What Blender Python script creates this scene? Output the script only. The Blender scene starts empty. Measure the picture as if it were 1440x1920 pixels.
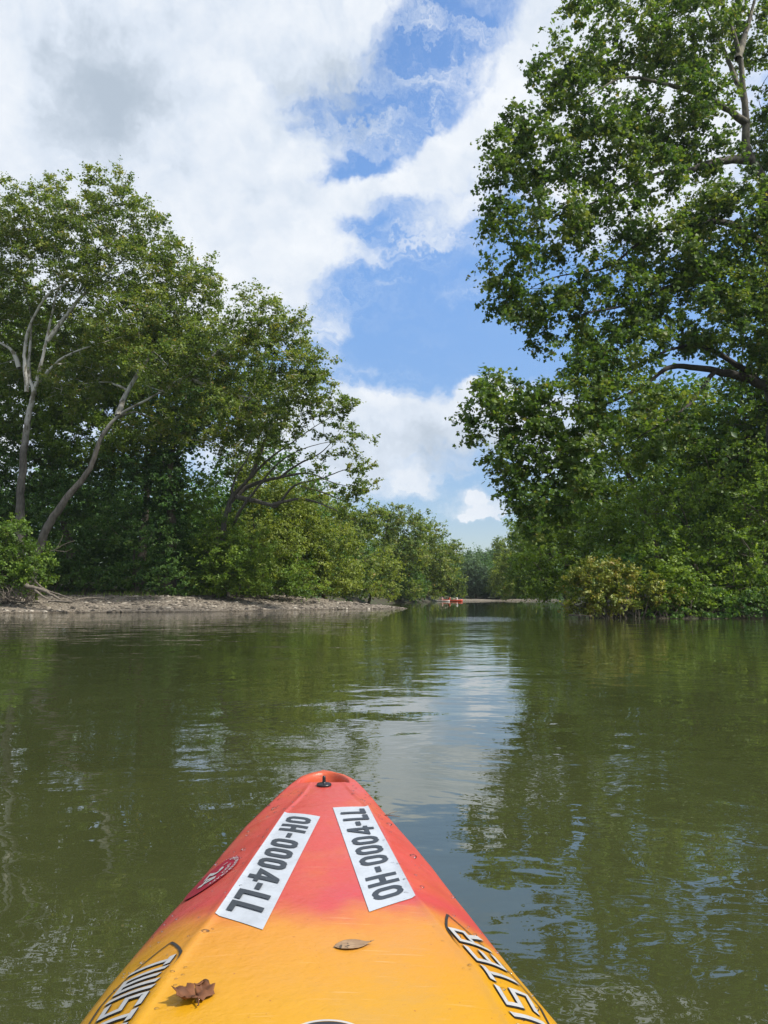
import bpy, bmesh, math, random
import numpy as np
from mathutils import Vector

R = math.radians
random.seed(7)
rng = np.random.default_rng(11)
scene = bpy.context.scene
COL = scene.collection

# ------------------------------------------------------------------ camera
F = 1442.0                      # focal length in photo pixels (1440 x 1920)
PITCH = R(6.29)
CAM = np.array((0.0, 0.0, 0.95))
cd = bpy.data.cameras.new("camera")
cd.sensor_fit = 'VERTICAL'
cd.sensor_height = 36.0
cd.lens = 36.0 * F / 1920.0
cd.clip_start = 0.05
cd.clip_end = 6000.0
cam = bpy.data.objects.new("camera", cd)
cam.location = CAM
cam.rotation_euler = (math.pi / 2 + PITCH, 0, 0)
COL.objects.link(cam)
scene.camera = cam


def ray(px, py):
    x = (px - 720.0) / F
    y = (960.0 - py) / F
    return np.array((x, math.cos(PITCH) - y * math.sin(PITCH), math.sin(PITCH) + y * math.cos(PITCH)))


def P(px, py, Y):
    """world point seen in direction of a photo pixel at forward distance Y"""
    d = ray(px, py)
    return CAM + d * (Y / d[1])


def G(px, py, z=0.0):
    d = ray(px, py)
    return CAM + d * ((z - CAM[2]) / d[2])


def azel(px, py):
    d = ray(px, py)
    d = d / np.linalg.norm(d)
    return math.atan2(d[0], d[1]), math.asin(d[2])


# ------------------------------------------------------------------ render settings
vs = scene.view_settings
vs.view_transform = 'Standard'
vs.look = 'None'
vs.gamma = 1.0
vs.exposure = 0.5
scene.render.engine = 'CYCLES'
cy = scene.cycles
cy.max_bounces = 6
cy.diffuse_bounces = 4
cy.glossy_bounces = 3
cy.transmission_bounces = 3
cy.transparent_max_bounces = 4
cy.caustics_reflective = False
cy.caustics_refractive = False
cy.use_denoising = True
cy.sample_clamp_indirect = 4.0


# ------------------------------------------------------------------ node helper
class NT:
    def __init__(self, tree):
        self.t = tree
        self.n = tree.nodes
        self.l = tree.links

    def put(self, sock, v):
        if isinstance(v, bpy.types.NodeSocket):
            self.l.new(v, sock)
        elif v is not None:
            sock.default_value = v

    def node(self, kind, **kw):
        n = self.n.new(kind)
        for k, v in kw.items():
            setattr(n, k, v)
        return n

    def m(self, op, a, b=None, c=None, clamp=False):
        n = self.n.new('ShaderNodeMath')
        n.operation = op
        n.use_clamp = clamp
        self.put(n.inputs[0], a)
        if b is not None:
            self.put(n.inputs[1], b)
        if c is not None:
            self.put(n.inputs[2], c)
        return n.outputs[0]

    def v(self, op, a, b=None, scale=None):
        n = self.n.new('ShaderNodeVectorMath')
        n.operation = op
        self.put(n.inputs[0], a)
        if b is not None:
            self.put(n.inputs[1], b)
        if scale is not None:
            self.put(n.inputs['Scale'], scale)
        return n.outputs['Value'] if op in ('LENGTH', 'DOT_PRODUCT', 'DISTANCE') else n.outputs[0]

    def noise(self, vec, scale, detail=4, rough=0.55, dist=0.0, color=False, lac=2.0):
        n = self.n.new('ShaderNodeTexNoise')
        self.put(n.inputs['Vector'], vec)
        n.inputs['Scale'].default_value = scale
        n.inputs['Detail'].default_value = detail
        n.inputs['Roughness'].default_value = rough
        n.inputs['Distortion'].default_value = dist
        n.inputs['Lacunarity'].default_value = lac
        return n.outputs['Color'] if color else n.outputs['Fac']

    def mapping(self, vec, loc=(0, 0, 0), rot=(0, 0, 0), scale=(1, 1, 1), kind='POINT'):
        n = self.n.new('ShaderNodeMapping')
        n.vector_type = kind
        self.put(n.inputs['Vector'], vec)
        n.inputs['Location'].default_value = loc
        n.inputs['Rotation'].default_value = rot
        n.inputs['Scale'].default_value = scale
        return n.outputs[0]

    def smooth(self, x, a, b, lo=0.0, hi=1.0):
        n = self.n.new('ShaderNodeMapRange')
        n.interpolation_type = 'SMOOTHSTEP'
        self.put(n.inputs['Value'], x)
        n.inputs['From Min'].default_value = a
        n.inputs['From Max'].default_value = b
        n.inputs['To Min'].default_value = lo
        n.inputs['To Max'].default_value = hi
        return n.outputs[0]

    def mix(self, f, a, b, mode='MIX'):
        n = self.n.new('ShaderNodeMix')
        n.data_type = 'RGBA'
        n.blend_type = mode
        self.put(n.inputs[0], f)
        self.put(n.inputs[6], a if isinstance(a, bpy.types.NodeSocket) else (*a, 1)[:4])
        self.put(n.inputs[7], b if isinstance(b, bpy.types.NodeSocket) else (*b, 1)[:4])
        return n.outputs[2]

    def ramp(self, f, stops):
        n = self.n.new('ShaderNodeValToRGB')
        e = n.color_ramp.elements
        while len(e) < len(stops):
            e.new(0.5)
        for k, (p, c) in enumerate(stops):
            e[k].position = p
            e[k].color = (*c, 1)
        self.put(n.inputs[0], f)
        return n.outputs[0]


# ------------------------------------------------------------------ sun and sky
SUN_AZ, SUN_EL = R(110), R(50)
sd = bpy.data.lights.new("sun", 'SUN')
sd.energy = 4.3
sd.angle = R(4)
sd.color = (1.0, 0.95, 0.86)
so = bpy.data.objects.new("sun", sd)
sv = Vector((math.sin(SUN_AZ) * math.cos(SUN_EL), math.cos(SUN_AZ) * math.cos(SUN_EL), math.sin(SUN_EL)))
so.rotation_euler = (-sv).to_track_quat('-Z', 'Y').to_euler()
so.location = sv * 100
COL.objects.link(so)

world = bpy.data.worlds.new("World")
scene.world = world
world.use_nodes = True
w = NT(world.node_tree)
w.n.clear()
out = w.node('ShaderNodeOutputWorld')
bg = w.node('ShaderNodeBackground')
w.l.new(bg.outputs[0], out.inputs[0])
sky = w.node('ShaderNodeTexSky', sky_type='NISHITA', sun_disc=False, sun_elevation=SUN_EL, sun_rotation=SUN_AZ,
             air_density=1.0, dust_density=0.6, ozone_density=2.0)
SKY_STRENGTH = 0.15
bg.inputs['Strength'].default_value = SKY_STRENGTH
dirv = w.node('ShaderNodeTexCoord').outputs['Generated']
sep = w.node('ShaderNodeSeparateXYZ')
w.l.new(dirv, sep.inputs[0])
az = w.m('ARCTAN2', sep.outputs[0], sep.outputs[1])
el = w.m('ARCSINE', sep.outputs[2])
comb = w.node('ShaderNodeCombineXYZ')
w.put(comb.inputs[0], az)
w.put(comb.inputs[1], el)
ae = comb.outputs[0]
n1 = w.v('SUBTRACT', w.noise(ae, 5.0, 5, 0.6, color=True), (0.5, 0.5, 0.5))
n2 = w.v('SUBTRACT', w.noise(ae, 22.0, 5, 0.65, color=True), (0.5, 0.5, 0.5))
wp = w.v('ADD', w.v('ADD', ae, w.v('SCALE', n1, scale=0.16)), w.v('SCALE', n2, scale=0.045))
flat = w.mapping(wp, scale=(1, 1, 0))


def blob(px, py, rx, ry, rot, amp, soft=False):
    a, e = azel(px, py)
    mp = w.mapping(flat, loc=(a, e, 0), rot=(0, 0, R(rot)), scale=(rx / F, ry / F, 1), kind='TEXTURE')
    q = w.v('LENGTH', mp)
    q = w.m('MULTIPLY', q, q)
    return w.m('MULTIPLY', w.m('EXPONENT', w.m('MULTIPLY', q, -1.0)), amp)


# clouds laid out by compass direction and height above the horizon: centre, half sizes, tilt, strength
CLOUDS = [
    # the big bank on the left
    (100, 150, 420, 330, 0, 1.5), (330, 400, 250, 150, 0, 1.1), (480, 440, 120, 130, 0, 0.75), (500, 60, 260, 90, 0, 0.9), (-350, 350, 420, 600, 0, 1.5),
    (540, 510, 90, 34, -8, 0.45), (600, 250, 110, 60, 30, 0.35), (700, 0, 160, 34, 8, 0.6), (120, 460, 260, 130, 0, 0.5),
    # the slanting band from the middle up to the right
    (930, 210, 170, 62, 38, 0.85), (760, 345, 150, 36, 30, 0.62), (660, 385, 80, 26, 10, 0.4), (1040, 90, 170, 80, 35, 0.7),
    (1230, 120, 240, 230, 0, 1.2), (1130, 330, 170, 90, 0, 0.7), (840, 395, 130, 30, 24, 0.35), (740, 440, 120, 26, 22, 0.3),
    (660, 500, 70, 16, 12, 0.35), (640, 590, 55, 26, 10, 0.42), (590, 640, 60, 36, 0, 0.55), (700, 683, 60, 12, 6, 0.42), (850, 550, 60, 6, 8, 0.30),
    # heaped clouds low over the river
    (640, 790, 130, 62, 0, 1.2), (780, 790, 120, 56, 0, 1.1), (905, 735, 42, 40, 0, 1.4), (950, 800, 110, 76, 0, 1.1), (700, 850, 120, 40, 0, 0.5),
    (785, 905, 58, 20, 12, 0.75), (890, 935, 72, 19, 4, 0.9), (560, 880, 170, 80, 0, 0.9), (1130, 840, 120, 60, 0, 0.6),
    # openings of blue
    (665, 330, 50, 44, 0, -0.5), (690, 455, 70, 36, 10, -0.45),
    (790, 80, 90, 46, 20, -0.45), (805, 200, 56, 34, 20, -0.5), (690, 310, 50, 40, 0, -0.4), (830, 560, 200, 110, 12, -0.7), (560, 160, 80, 40, -30, -0.6), (650, 180, 60, 50, 0, -0.4), (470, 110, 70, 30, -20, -0.35),
    (730, 160, 60, 50, 0, -0.3), (840, 1010, 160, 40, 0, -0.4), (560, 390, 26, 20, 0, -0.3), (535, 490, 24, 20, 0, -0.3),
]
total = None
for c in CLOUDS:
    b = blob(*c)
    total = b if total is None else w.m('ADD', total, b)
# broken cloud over the rest of the sky, out of this view
other = w.m('MULTIPLY', w.smooth(w.m('ABSOLUTE', az), 0.75, 1.2), w.smooth(w.noise(dirv, 2.2, 5, 0.6), 0.38, 0.55, 0.0, 1.3))
total = w.m('ADD', total, w.m('MULTIPLY', other, w.smooth(el, 0.0, 0.2)))
over = w.m('MULTIPLY', w.smooth(el, 0.72, 1.0), w.smooth(w.noise(dirv, 3.0, 5, 0.6), 0.40, 0.58, 0.0, 1.2))
total = w.m('ADD', total, over)
fb = w.m('SUBTRACT', w.noise(w.mapping(wp, rot=(0, 0, R(-24)), scale=(6.0, 16.0, 1)), 1.0, 10, 0.66), 0.5)
fb2 = w.m('SUBTRACT', w.noise(ae, 9.0, 8, 0.6), 0.5)
dens = w.m('ADD', total, w.m('ADD', w.m('MULTIPLY', fb, 1.7), w.m('MULTIPLY', fb2, 0.9)))
mask = w.smooth(dens, 0.14, 0.98)
# thin torn streaks where the two banks meet
st_w = w.v('ADD', ae, w.v('SCALE', n2, scale=0.10))
streak = w.noise(w.mapping(st_w, rot=(0, 0, R(-32)), scale=(6.0, 26.0, 1)), 1.0, 10, 0.68, 0.4)
veil = w.m('ADD', w.m('ADD', blob(720, 300, 170, 200, 0, 0.95), blob(800, 420, 170, 60, 20, 0.75)), w.m('ADD', blob(640, 500, 80, 60, 0, 0.6), blob(700, 690, 120, 30, 5, 0.7)))
veil = w.m('ADD', veil, w.m('ADD', w.m('ADD', blob(840, 90, 130, 90, 25, 0.9), blob(600, 170, 150, 80, 0, 0.8)), blob(850, 550, 70, 18, 8, 0.6)))
thin = w.m('MULTIPLY', w.smooth(streak, 0.44, 0.74), w.m('MINIMUM', veil, 1.0))
mask = w.m('ADD', mask, w.m('MULTIPLY', w.m('SUBTRACT', 1.0, mask), w.m('MULTIPLY', thin, 0.85)))
# heaped cumulus with firm tops
heap = None
for c in ((905, 722, 36, 32, 0, 1.0), (876, 762, 50, 38, 0, 1.0), (935, 748, 40, 38, 0, 1.0), (800, 790, 110, 46, 0, 1.1), (705, 775, 90, 48, 0, 1.1), (640, 785, 70, 50, 0, 1.1),
          (783, 906, 44, 15, 14, 1.05), (892, 938, 58, 15, 3, 1.1), (955, 800, 80, 60, 0, 1.0)):
    b = blob(*c)
    heap = b if heap is None else w.m('MAXIMUM', heap, b)
bil = w.m('ADD', w.m('MULTIPLY', w.m('SUBTRACT', w.noise(ae, 30.0, 7, 0.6), 0.5), 0.75), w.m('MULTIPLY', w.m('SUBTRACT', w.noise(ae, 11.0, 4, 0.5), 0.5), 0.5))
mask = w.m('MAXIMUM', mask, w.smooth(w.m('ADD', heap, bil), 0.40, 0.66))
shade = w.m('ADD', w.m('MULTIPLY', w.noise(w.mapping(wp, scale=(1, 1.4, 1)), 6.5, 6, 0.6), 0.75), w.m('MULTIPLY', w.noise(ae, 26.0, 5, 0.6), 0.25))
g1 = blob(190, 150, 110, 110, 0, 0.42)
g2 = blob(600, 150, 150, 90, 0, 0.18)
g3 = blob(800, 850, 220, 60, 0, 0.22)
shade = w.m('SUBTRACT', shade, w.m('ADD', w.m('ADD', g1, g2), g3))
CW = 0.735 / SKY_STRENGTH
ccol = w.ramp(w.smooth(shade, 0.10, 0.72), [(0.0, (0.46, 0.54, 0.64)), (0.45, (0.70, 0.775, 0.88)), (1.0, (0.92, 0.95, 0.99))])
ccol = w.v('SCALE', ccol, scale=CW)
hs = w.node('ShaderNodeHueSaturation')
hs.inputs['Saturation'].default_value = 1.12
hs.inputs['Value'].default_value = 1.0
w.l.new(sky.outputs[0], hs.inputs['Color'])
skyc = w.mix(1.0, hs.outputs[0], w.mix(w.smooth(el, 0.0, 0.55), (0.58, 0.56, 0.60), (1.10, 1.12, 1.16)), 'MULTIPLY')
w.l.new(w.mix(mask, skyc, ccol), bg.inputs['Color'])
world.cycles.sampling_method = 'MANUAL'
world.cycles.sample_map_resolution = 512


# ------------------------------------------------------------------ mesh helpers
def tag(o, label=None, cat=None, group=None, kind=None):
    for k, v in (("label", label), ("category", cat), ("group", group), ("kind", kind)):
        if v:
            o[k] = v
    return o


def mesh_obj(name, verts, faces, mat=None, parent=None, smooth=True, origin=None):
    me = bpy.data.meshes.new(name)
    v = np.asarray(verts, float)
    if origin is not None:
        v = v - np.asarray(origin)
    me.from_pydata(v.tolist(), [], [tuple(map(int, f)) for f in faces])
    if smooth:
        me.polygons.foreach_set('use_smooth', np.ones(len(me.polygons), bool))
    if mat:
        for mm in (mat if isinstance(mat, (list, tuple)) else [mat]):
            me.materials.append(mm)
    o = bpy.data.objects.new(name, me)
    COL.objects.link(o)
    if parent:
        o.parent = parent
    elif origin is not None:
        o.location = origin
    return o


def fast_mesh(name, V, T, mat, parent=None, tone=None, smooth=False):
    """triangle soup from numpy arrays"""
    me = bpy.data.meshes.new(name)
    nv, nt = len(V), len(T)
    me.vertices.add(nv)
    me.vertices.foreach_set('co', np.ascontiguousarray(V, np.float32).ravel())
    me.loops.add(nt * 3)
    me.loops.foreach_set('vertex_index', np.ascontiguousarray(T, np.int32).ravel())
    me.polygons.add(nt)
    me.polygons.foreach_set('loop_start', np.arange(0, nt * 3, 3, dtype=np.int32))
    me.polygons.foreach_set('loop_total', np.full(nt, 3, np.int32))
    if smooth:
        me.polygons.foreach_set('use_smooth', np.ones(nt, bool))
    if tone is not None:
        a = me.attributes.new('tone', 'FLOAT', 'FACE')
        a.data.foreach_set('value', np.ascontiguousarray(tone, np.float32))
    me.update()
    me.validate(verbose=False)
    me.materials.append(mat)
    o = bpy.data.objects.new(name, me)
    COL.objects.link(o)
    if parent:
        o.parent = parent
    return o


def empty(name, loc):
    o = bpy.data.objects.new(name, None)
    o.empty_display_size = 0.2
    o.location = loc
    COL.objects.link(o)
    return o


def catmull(pts, rad, step):
    pts = np.asarray(pts, float)
    rad = np.asarray(rad, float)
    if len(pts) < 3:
        n = max(2, int(np.linalg.norm(pts[-1] - pts[0]) / step) + 1)
        t = np.linspace(0, 1, n)[:, None]
        return pts[0] * (1 - t) + pts[-1] * t, np.linspace(rad[0], rad[-1], n)
    e = np.vstack([2 * pts[0] - pts[1], pts, 2 * pts[-1] - pts[-2]])
    op, orr = [], []
    for i in range(len(pts) - 1):
        p0, p1, p2, p3 = e[i:i + 4]
        n = max(2, int(np.linalg.norm(p2 - p1) / step))
        for k in range(n):
            t = k / n
            op.append(0.5 * (2 * p1 + (p2 - p0) * t + (2 * p0 - 5 * p1 + 4 * p2 - p3) * t * t + (3 * p1 - p0 - 3 * p2 + p3) * t ** 3))
            orr.append(rad[i] * (1 - t) + rad[i + 1] * t)
    op.append(pts[-1])
    orr.append(rad[-1])
    return np.array(op), np.array(orr)


class Tubes:
    def __init__(self):
        self.V, self.T, self.n = [], [], 0

    def add(self, p, r, sides=8, rough=0.0):
        p = np.asarray(p, float)
        r = np.asarray(r, float)
        n = len(p)
        t = np.gradient(p, axis=0)
        t /= np.linalg.norm(t, axis=1)[:, None] + 1e-9
        ref = np.array((0.31, 0.95, 0.05)) if abs(t[0][1]) < 0.8 else np.array((1.0, 0.1, 0.05))
        u = np.cross(t, ref)
        u /= np.linalg.norm(u, axis=1)[:, None] + 1e-9
        b = np.cross(t, u)
        a = np.linspace(0, 2 * math.pi, sides, endpoint=False)
        rr = r[:, None] * (1 + rough * rng.normal(0, 1, (n, sides)))
        ring = p[:, None] + rr[..., None] * (np.cos(a)[None, :, None] * u[:, None] + np.sin(a)[None, :, None] * b[:, None])
        self.V.append(ring.reshape(-1, 3))
        i = np.arange(n - 1)[:, None] * sides + np.arange(sides)[None]
        j = np.arange(n - 1)[:, None] * sides + (np.arange(sides)[None] + 1) % sides
        q = np.concatenate([np.stack([i, j, j + sides], -1).reshape(-1, 3), np.stack([i, j + sides, i + sides], -1).reshape(-1, 3)])
        cap = np.array([[(n - 1) * sides, (n - 1) * sides + k, (n - 1) * sides + k + 1] for k in range(1, sides - 1)])
        self.T.append(np.concatenate([q, cap]) + self.n)
        self.n += n * sides

    def build(self, name, mat, parent, origin):
        if not self.V:
            return None
        return fast_mesh(name, np.concatenate(self.V) - origin, np.concatenate(self.T), mat, parent, smooth=True)


# ------------------------------------------------------------------ materials
def mat(name):
    m = bpy.data.materials.new(name)
    m.use_nodes = True
    t = NT(m.node_tree)
    b = t.n['Principled BSDF']
    return m, t, b


def scl(stops, k):
    return [(p, tuple(x * k for x in c)) for p, c in stops]


def leaf_mat(name, stops, trans=0.5, gloss=0.5):
    m, t, b = mat(name)
    at = t.node('ShaderNodeAttribute', attribute_name='tone')
    c = t.ramp(at.outputs['Fac'], scl(stops, 1.9))
    b.inputs['Roughness'].default_value = gloss
    b.inputs['Specular IOR Level'].default_value = 0.4
    t.l.new(c, b.inputs['Base Color'])
    tr = t.node('ShaderNodeBsdfTranslucent')
    t.l.new(t.mix(1.0, c, (1.25, 1.2, 0.55), 'MULTIPLY'), tr.inputs['Color'])
    mx = t.node('ShaderNodeMixShader')
    mx.inputs[0].default_value = trans
    t.l.new(b.outputs[0], mx.inputs[1])
    t.l.new(tr.outputs[0], mx.inputs[2])
    t.l.new(mx.outputs[0], t.n['Material Output'].inputs[0])
    return m


def scl(stops, k):
    return [(p, tuple(x * k for x in c)) for p, c in stops]


SYC = [(0.0, (0.034, 0.062, 0.010)), (0.35, (0.068, 0.106, 0.017)), (0.7, (0.110, 0.144, 0.026)), (0.93, (0.145, 0.152, 0.034)), (1.0, (0.19, 0.105, 0.035))]
BRD = [(0.0, (0.022, 0.050, 0.010)), (0.35, (0.042, 0.080, 0.014)), (0.7, (0.070, 0.110, 0.020)), (0.95, (0.105, 0.125, 0.028)), (1.0, (0.15, 0.095, 0.03))]  # greener sycamore leaves, with the backlit crown's shade put into the colour
DRK = [(0.0, (0.018, 0.050, 0.011)), (0.5, (0.042, 0.090, 0.018)), (1.0, (0.080, 0.135, 0.028))]
MID = [(0.0, (0.040, 0.078, 0.010)), (0.5, (0.084, 0.138, 0.017)), (1.0, (0.145, 0.195, 0.028))]
YEL = [(0.0, (0.070, 0.100, 0.016)), (0.5, (0.115, 0.150, 0.024)), (1.0, (0.17, 0.19, 0.036))]
OLV = [(0.0, (0.060, 0.090, 0.014)), (0.45, (0.115, 0.138, 0.022)), (0.75, (0.165, 0.165, 0.032)), (1.0, (0.17, 0.12, 0.04))]
BLU = [(0.0, (0.038, 0.070, 0.034)), (0.5, (0.065, 0.105, 0.050)), (1.0, (0.095, 0.140, 0.068))]  # distance haze put into the leaf colour, paler and bluer
M_SYC = leaf_mat("sycamore_leaves", SYC)
M_SYR = leaf_mat("backlit_sycamore_leaves", BRD, 0.5)
M_DRK = leaf_mat("dark_leaves", DRK, 0.42)
M_MID = leaf_mat("green_leaves", MID, 0.45)
M_YEL = leaf_mat("light_leaves", YEL, 0.45)
M_OLV = leaf_mat("olive_leaves", OLV, 0.35)
M_BLU = leaf_mat("haze_tinted_leaves", BLU, 0.3)
M_GRASS = leaf_mat("grass_blades", [(0, (0.05, 0.09, 0.015)), (0.6, (0.10, 0.15, 0.03)), (1, (0.2, 0.19, 0.06))], 0.3, 0.6)


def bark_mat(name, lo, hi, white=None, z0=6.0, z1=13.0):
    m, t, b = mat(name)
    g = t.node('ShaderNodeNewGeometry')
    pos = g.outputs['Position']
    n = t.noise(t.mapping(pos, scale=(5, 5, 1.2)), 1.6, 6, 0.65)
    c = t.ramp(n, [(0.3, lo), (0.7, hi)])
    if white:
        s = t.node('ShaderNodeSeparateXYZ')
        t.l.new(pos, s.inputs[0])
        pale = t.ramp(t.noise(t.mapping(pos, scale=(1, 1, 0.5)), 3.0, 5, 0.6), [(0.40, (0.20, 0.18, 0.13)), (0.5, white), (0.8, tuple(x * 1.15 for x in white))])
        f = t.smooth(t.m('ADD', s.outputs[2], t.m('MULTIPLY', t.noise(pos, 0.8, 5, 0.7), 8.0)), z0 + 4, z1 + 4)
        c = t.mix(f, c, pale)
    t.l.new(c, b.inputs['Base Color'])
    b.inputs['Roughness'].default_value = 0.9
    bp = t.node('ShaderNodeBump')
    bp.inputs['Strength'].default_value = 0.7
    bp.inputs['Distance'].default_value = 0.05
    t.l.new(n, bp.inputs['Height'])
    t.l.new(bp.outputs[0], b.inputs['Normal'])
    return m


M_BARK_SYC = bark_mat("pale_flaking_bark", (0.05, 0.044, 0.038), (0.17, 0.155, 0.135), (0.54, 0.525, 0.48), 10.5, 15.5)
M_BARK_R = bark_mat("shade_darkened_bark", (0.014, 0.012, 0.010), (0.040, 0.034, 0.028), (0.085, 0.078, 0.062), 18, 26)  # great sycamore's bark, its shade put into the colour as a darker copy
M_BARK = bark_mat("brown_bark", (0.05, 0.04, 0.03), (0.15, 0.125, 0.095))
M_DEAD = bark_mat("weathered_wood", (0.075, 0.06, 0.048), (0.21, 0.18, 0.145))

# leaf outlines, unit length along +x, base at the origin
LOBED = np.array([(0.0, 0.0), (-0.12, 0.22), (0.05, 0.50), (0.30, 0.33), (0.50, 0.58), (0.62, 0.26), (1.0, 0.0), (0.62, -0.26), (0.50, -0.58), (0.30, -0.33), (0.05, -0.50), (-0.12, -0.22)])
MAPLE5 = np.array([(0.0, 0.0), (0.02, 0.46), (0.36, 0.25), (0.52, 0.50), (1.0, 0.0), (0.52, -0.50), (0.36, -0.25), (0.02, -0.46)])
KITE = np.array([(0.0, 0.0), (0.42, 0.36), (1.0, 0.0), (0.42, -0.36)])
SLIM = np.array([(0.0, 0.0), (0.40, 0.20), (1.0, 0.0), (0.40, -0.20)])


def unit(a):
    return a / (np.linalg.norm(a, axis=-1, keepdims=True) + 1e-9)


def leaves_mesh(pos, nrm, size, shape):
    """pos, nrm (N,3), size (N,) -> vertices, triangles; each leaf slightly folded along its midrib"""
    N = len(pos)
    nrm = unit(nrm)
    h = rng.normal(0, 1, (N, 3))
    T = unit(h - (h * nrm).sum(1, keepdims=True) * nrm)
    B = np.cross(nrm, T)
    k = len(shape)
    sx = shape[:, 0] - 0.45
    sy = shape[:, 1]
    fold = 0.25 * np.abs(sy) - 0.15 * (sx ** 2)
    V = pos[:, None] + size[:, None, None] * (sx[None, :, None] * T[:, None] + sy[None, :, None] * B[:, None] + fold[None, :, None] * nrm[:, None])
    if k == 4:
        tri = np.array([(0, 1, 2), (0, 2, 3)])
    else:
        # fan round the middle of the leaf
        c = pos[:, None]
        V = np.concatenate([V, c], 1)
        tri = np.array([(k, i, (i + 1) % k) for i in range(k)])
        k += 1
    Tt = (np.arange(N)[:, None, None] * k + tri[None]).reshape(-1, 3)
    return V.reshape(-1, 3), Tt, len(tri)


# ------------------------------------------------------------------ terrain
RIVER = np.array([(-60, -90), (-60, 42), (-40, 43.5), (-22.5, 45), (-11, 49), (-4.7, 57), (1.8, 63), (0.5, 65), (-4, 70), (-5, 76), (-2, 100), (5, 130),
                  (11, 155), (14, 166), (18, 177), (28, 181), (42, 181), (46, 172), (36, 150), (25, 110), (17.5, 75), (13, 48), (10.6, 40), (9.4, 36.4),
                  (10.5, 35), (14, 34.2), (18, 34), (24, 32), (32, 26), (36, -90)], float)


def sdist(x, y, poly):
    """distance outside the polygon (negative inside)"""
    p = np.stack([x, y], -1)
    best = np.full(x.shape, 1e9)
    inside = np.zeros(x.shape, bool)
    n = len(poly)
    for i in range(n):
        a, b = poly[i], poly[(i + 1) % n]
        d = b - a
        t = np.clip(((p - a) @ d) / (d @ d), 0, 1)
        q = a + t[..., None] * d
        best = np.minimum(best, np.linalg.norm(p - q, axis=-1))
        cond = (a[1] > y) != (b[1] > y)
        with np.errstate(divide='ignore', invalid='ignore'):
            xi = a[0] + (y - a[1]) * (b[0] - a[0]) / (b[1] - a[1] if b[1] != a[1] else 1e-9)
        inside ^= cond & (x < xi)
    return np.where(inside, -best, best)


def sstep(x, a, b):
    t = np.clip((x - a) / (b - a), 0, 1)
    return t * t * (3 - 2 * t)


def lumps(x, y, s, seed):
    r = np.random.default_rng(seed)
    o = 0
    for k in range(7):
        a = r.uniform(0, 6.28)
        f = s * r.uniform(0.6, 2.2)
        o = o + np.sin((x * math.cos(a) + y * math.sin(a)) * f + r.uniform(0, 6.28)) / 7
    return o


def ground(x, y):
    x = np.asarray(x, float)
    y = np.asarray(y, float)
    d = sdist(x, y, RIVER)
    bank = np.minimum(d * 0.55, 1.0) + np.clip(d - 2, 0, 60) * 0.035 + 0.12 * lumps(x, y, 0.9, 3) * sstep(d, 0, 2)
    bar = np.minimum(d * 0.14, 0.98) + np.clip(d - 11, 0, 50) * 0.03 + 0.05 * lumps(x, y, 1.2, 5) * sstep(d, 0, 2)
    wgt = sstep(x, 6, 2) * sstep(y, 38, 43) * sstep(y, 73, 68)
    far = sstep(y, 168, 176) * sstep(x, 14, 18)
    lowbar = np.minimum(d * 0.09, 0.35) + np.clip(d - 6, 0, 40) * 0.05
    h = bank * (1 - wgt) + bar * wgt
    h = h * (1 - far) + lowbar * far
    h = np.where(d < 0, np.maximum(d * 0.3, -1.3), h)
    hill = np.clip(d - 30, 0, 300) * 0.05
    return h + hill


def gz(x, y):
    return float(ground(np.array([x]), np.array([y]))[0])


def grid_obj(name, xs, ys, zf, mat_, **kw):
    X, Y = np.meshgrid(xs, ys)
    Z = zf(X, Y)
    V = np.stack([X, Y, Z], -1).reshape(-1, 3)
    nx, ny = len(xs), len(ys)
    i = (np.arange(ny - 1)[:, None] * nx + np.arange(nx - 1)[None]).reshape(-1)
    T = np.concatenate([np.stack([i, i + 1, i + nx + 1], -1), np.stack([i, i + nx + 1, i + nx], -1)])
    return fast_mesh(name, V, T, mat_, smooth=True, **kw)


m_ground, t, b = mat("forest_soil")
pos = t.node('ShaderNodeNewGeometry').outputs['Position']
nz = t.noise(pos, 0.9, 8, 0.65)
c = t.ramp(nz, [(0.3, (0.022, 0.018, 0.012)), (0.5, (0.045, 0.036, 0.024)), (0.58, (0.035, 0.055, 0.015)), (0.8, (0.05, 0.075, 0.02))])
t.l.new(c, b.inputs['Base Color'])
b.inputs['Roughness'].default_value = 1.0
xs = np.concatenate([[-600, -300, -180], np.arange(-110, 110.1, 1.0), [180, 300, 600]])
ys = np.concatenate([[-400, -250, -150], np.arange(-100, 20, 4.0), np.arange(20, 230.1, 1.0), [260, 320, 450, 700]])
tag(grid_obj("terrain", xs, ys, ground, m_ground), kind='structure')

# gravel bars
m_gravel, t, b = mat("gravel")
pos = t.node('ShaderNodeNewGeometry').outputs['Position']
vo = t.node('ShaderNodeTexVoronoi')
vo.inputs['Scale'].default_value = 9.0
t.l.new(pos, vo.inputs['Vector'])
c = t.ramp(t.m('ADD', t.m('MULTIPLY', t.noise(pos, 0.5, 6, 0.6), 0.6), t.m('MULTIPLY', vo.outputs['Distance'], 0.7)),
           [(0.25, (0.055, 0.046, 0.035)), (0.5, (0.128, 0.108, 0.083)), (0.75, (0.205, 0.175, 0.138))])
sepz = t.node('ShaderNodeSeparateXYZ')
t.l.new(pos, sepz.inputs[0])
wet = t.smooth(sepz.outputs[2], 0.02, 0.10)
c = t.mix(wet, t.mix(1.0, c, (0.45, 0.42, 0.38), 'MULTIPLY'), c)
t.l.new(c, b.inputs['Base Color'])
b.inputs['Roughness'].default_value = 0.95
bp = t.node('ShaderNodeBump')
bp.inputs['Distance'].default_value = 0.06
t.l.new(vo.outputs['Distance'], bp.inputs['Height'])
t.l.new(bp.outputs[0], b.inputs['Normal'])


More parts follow.
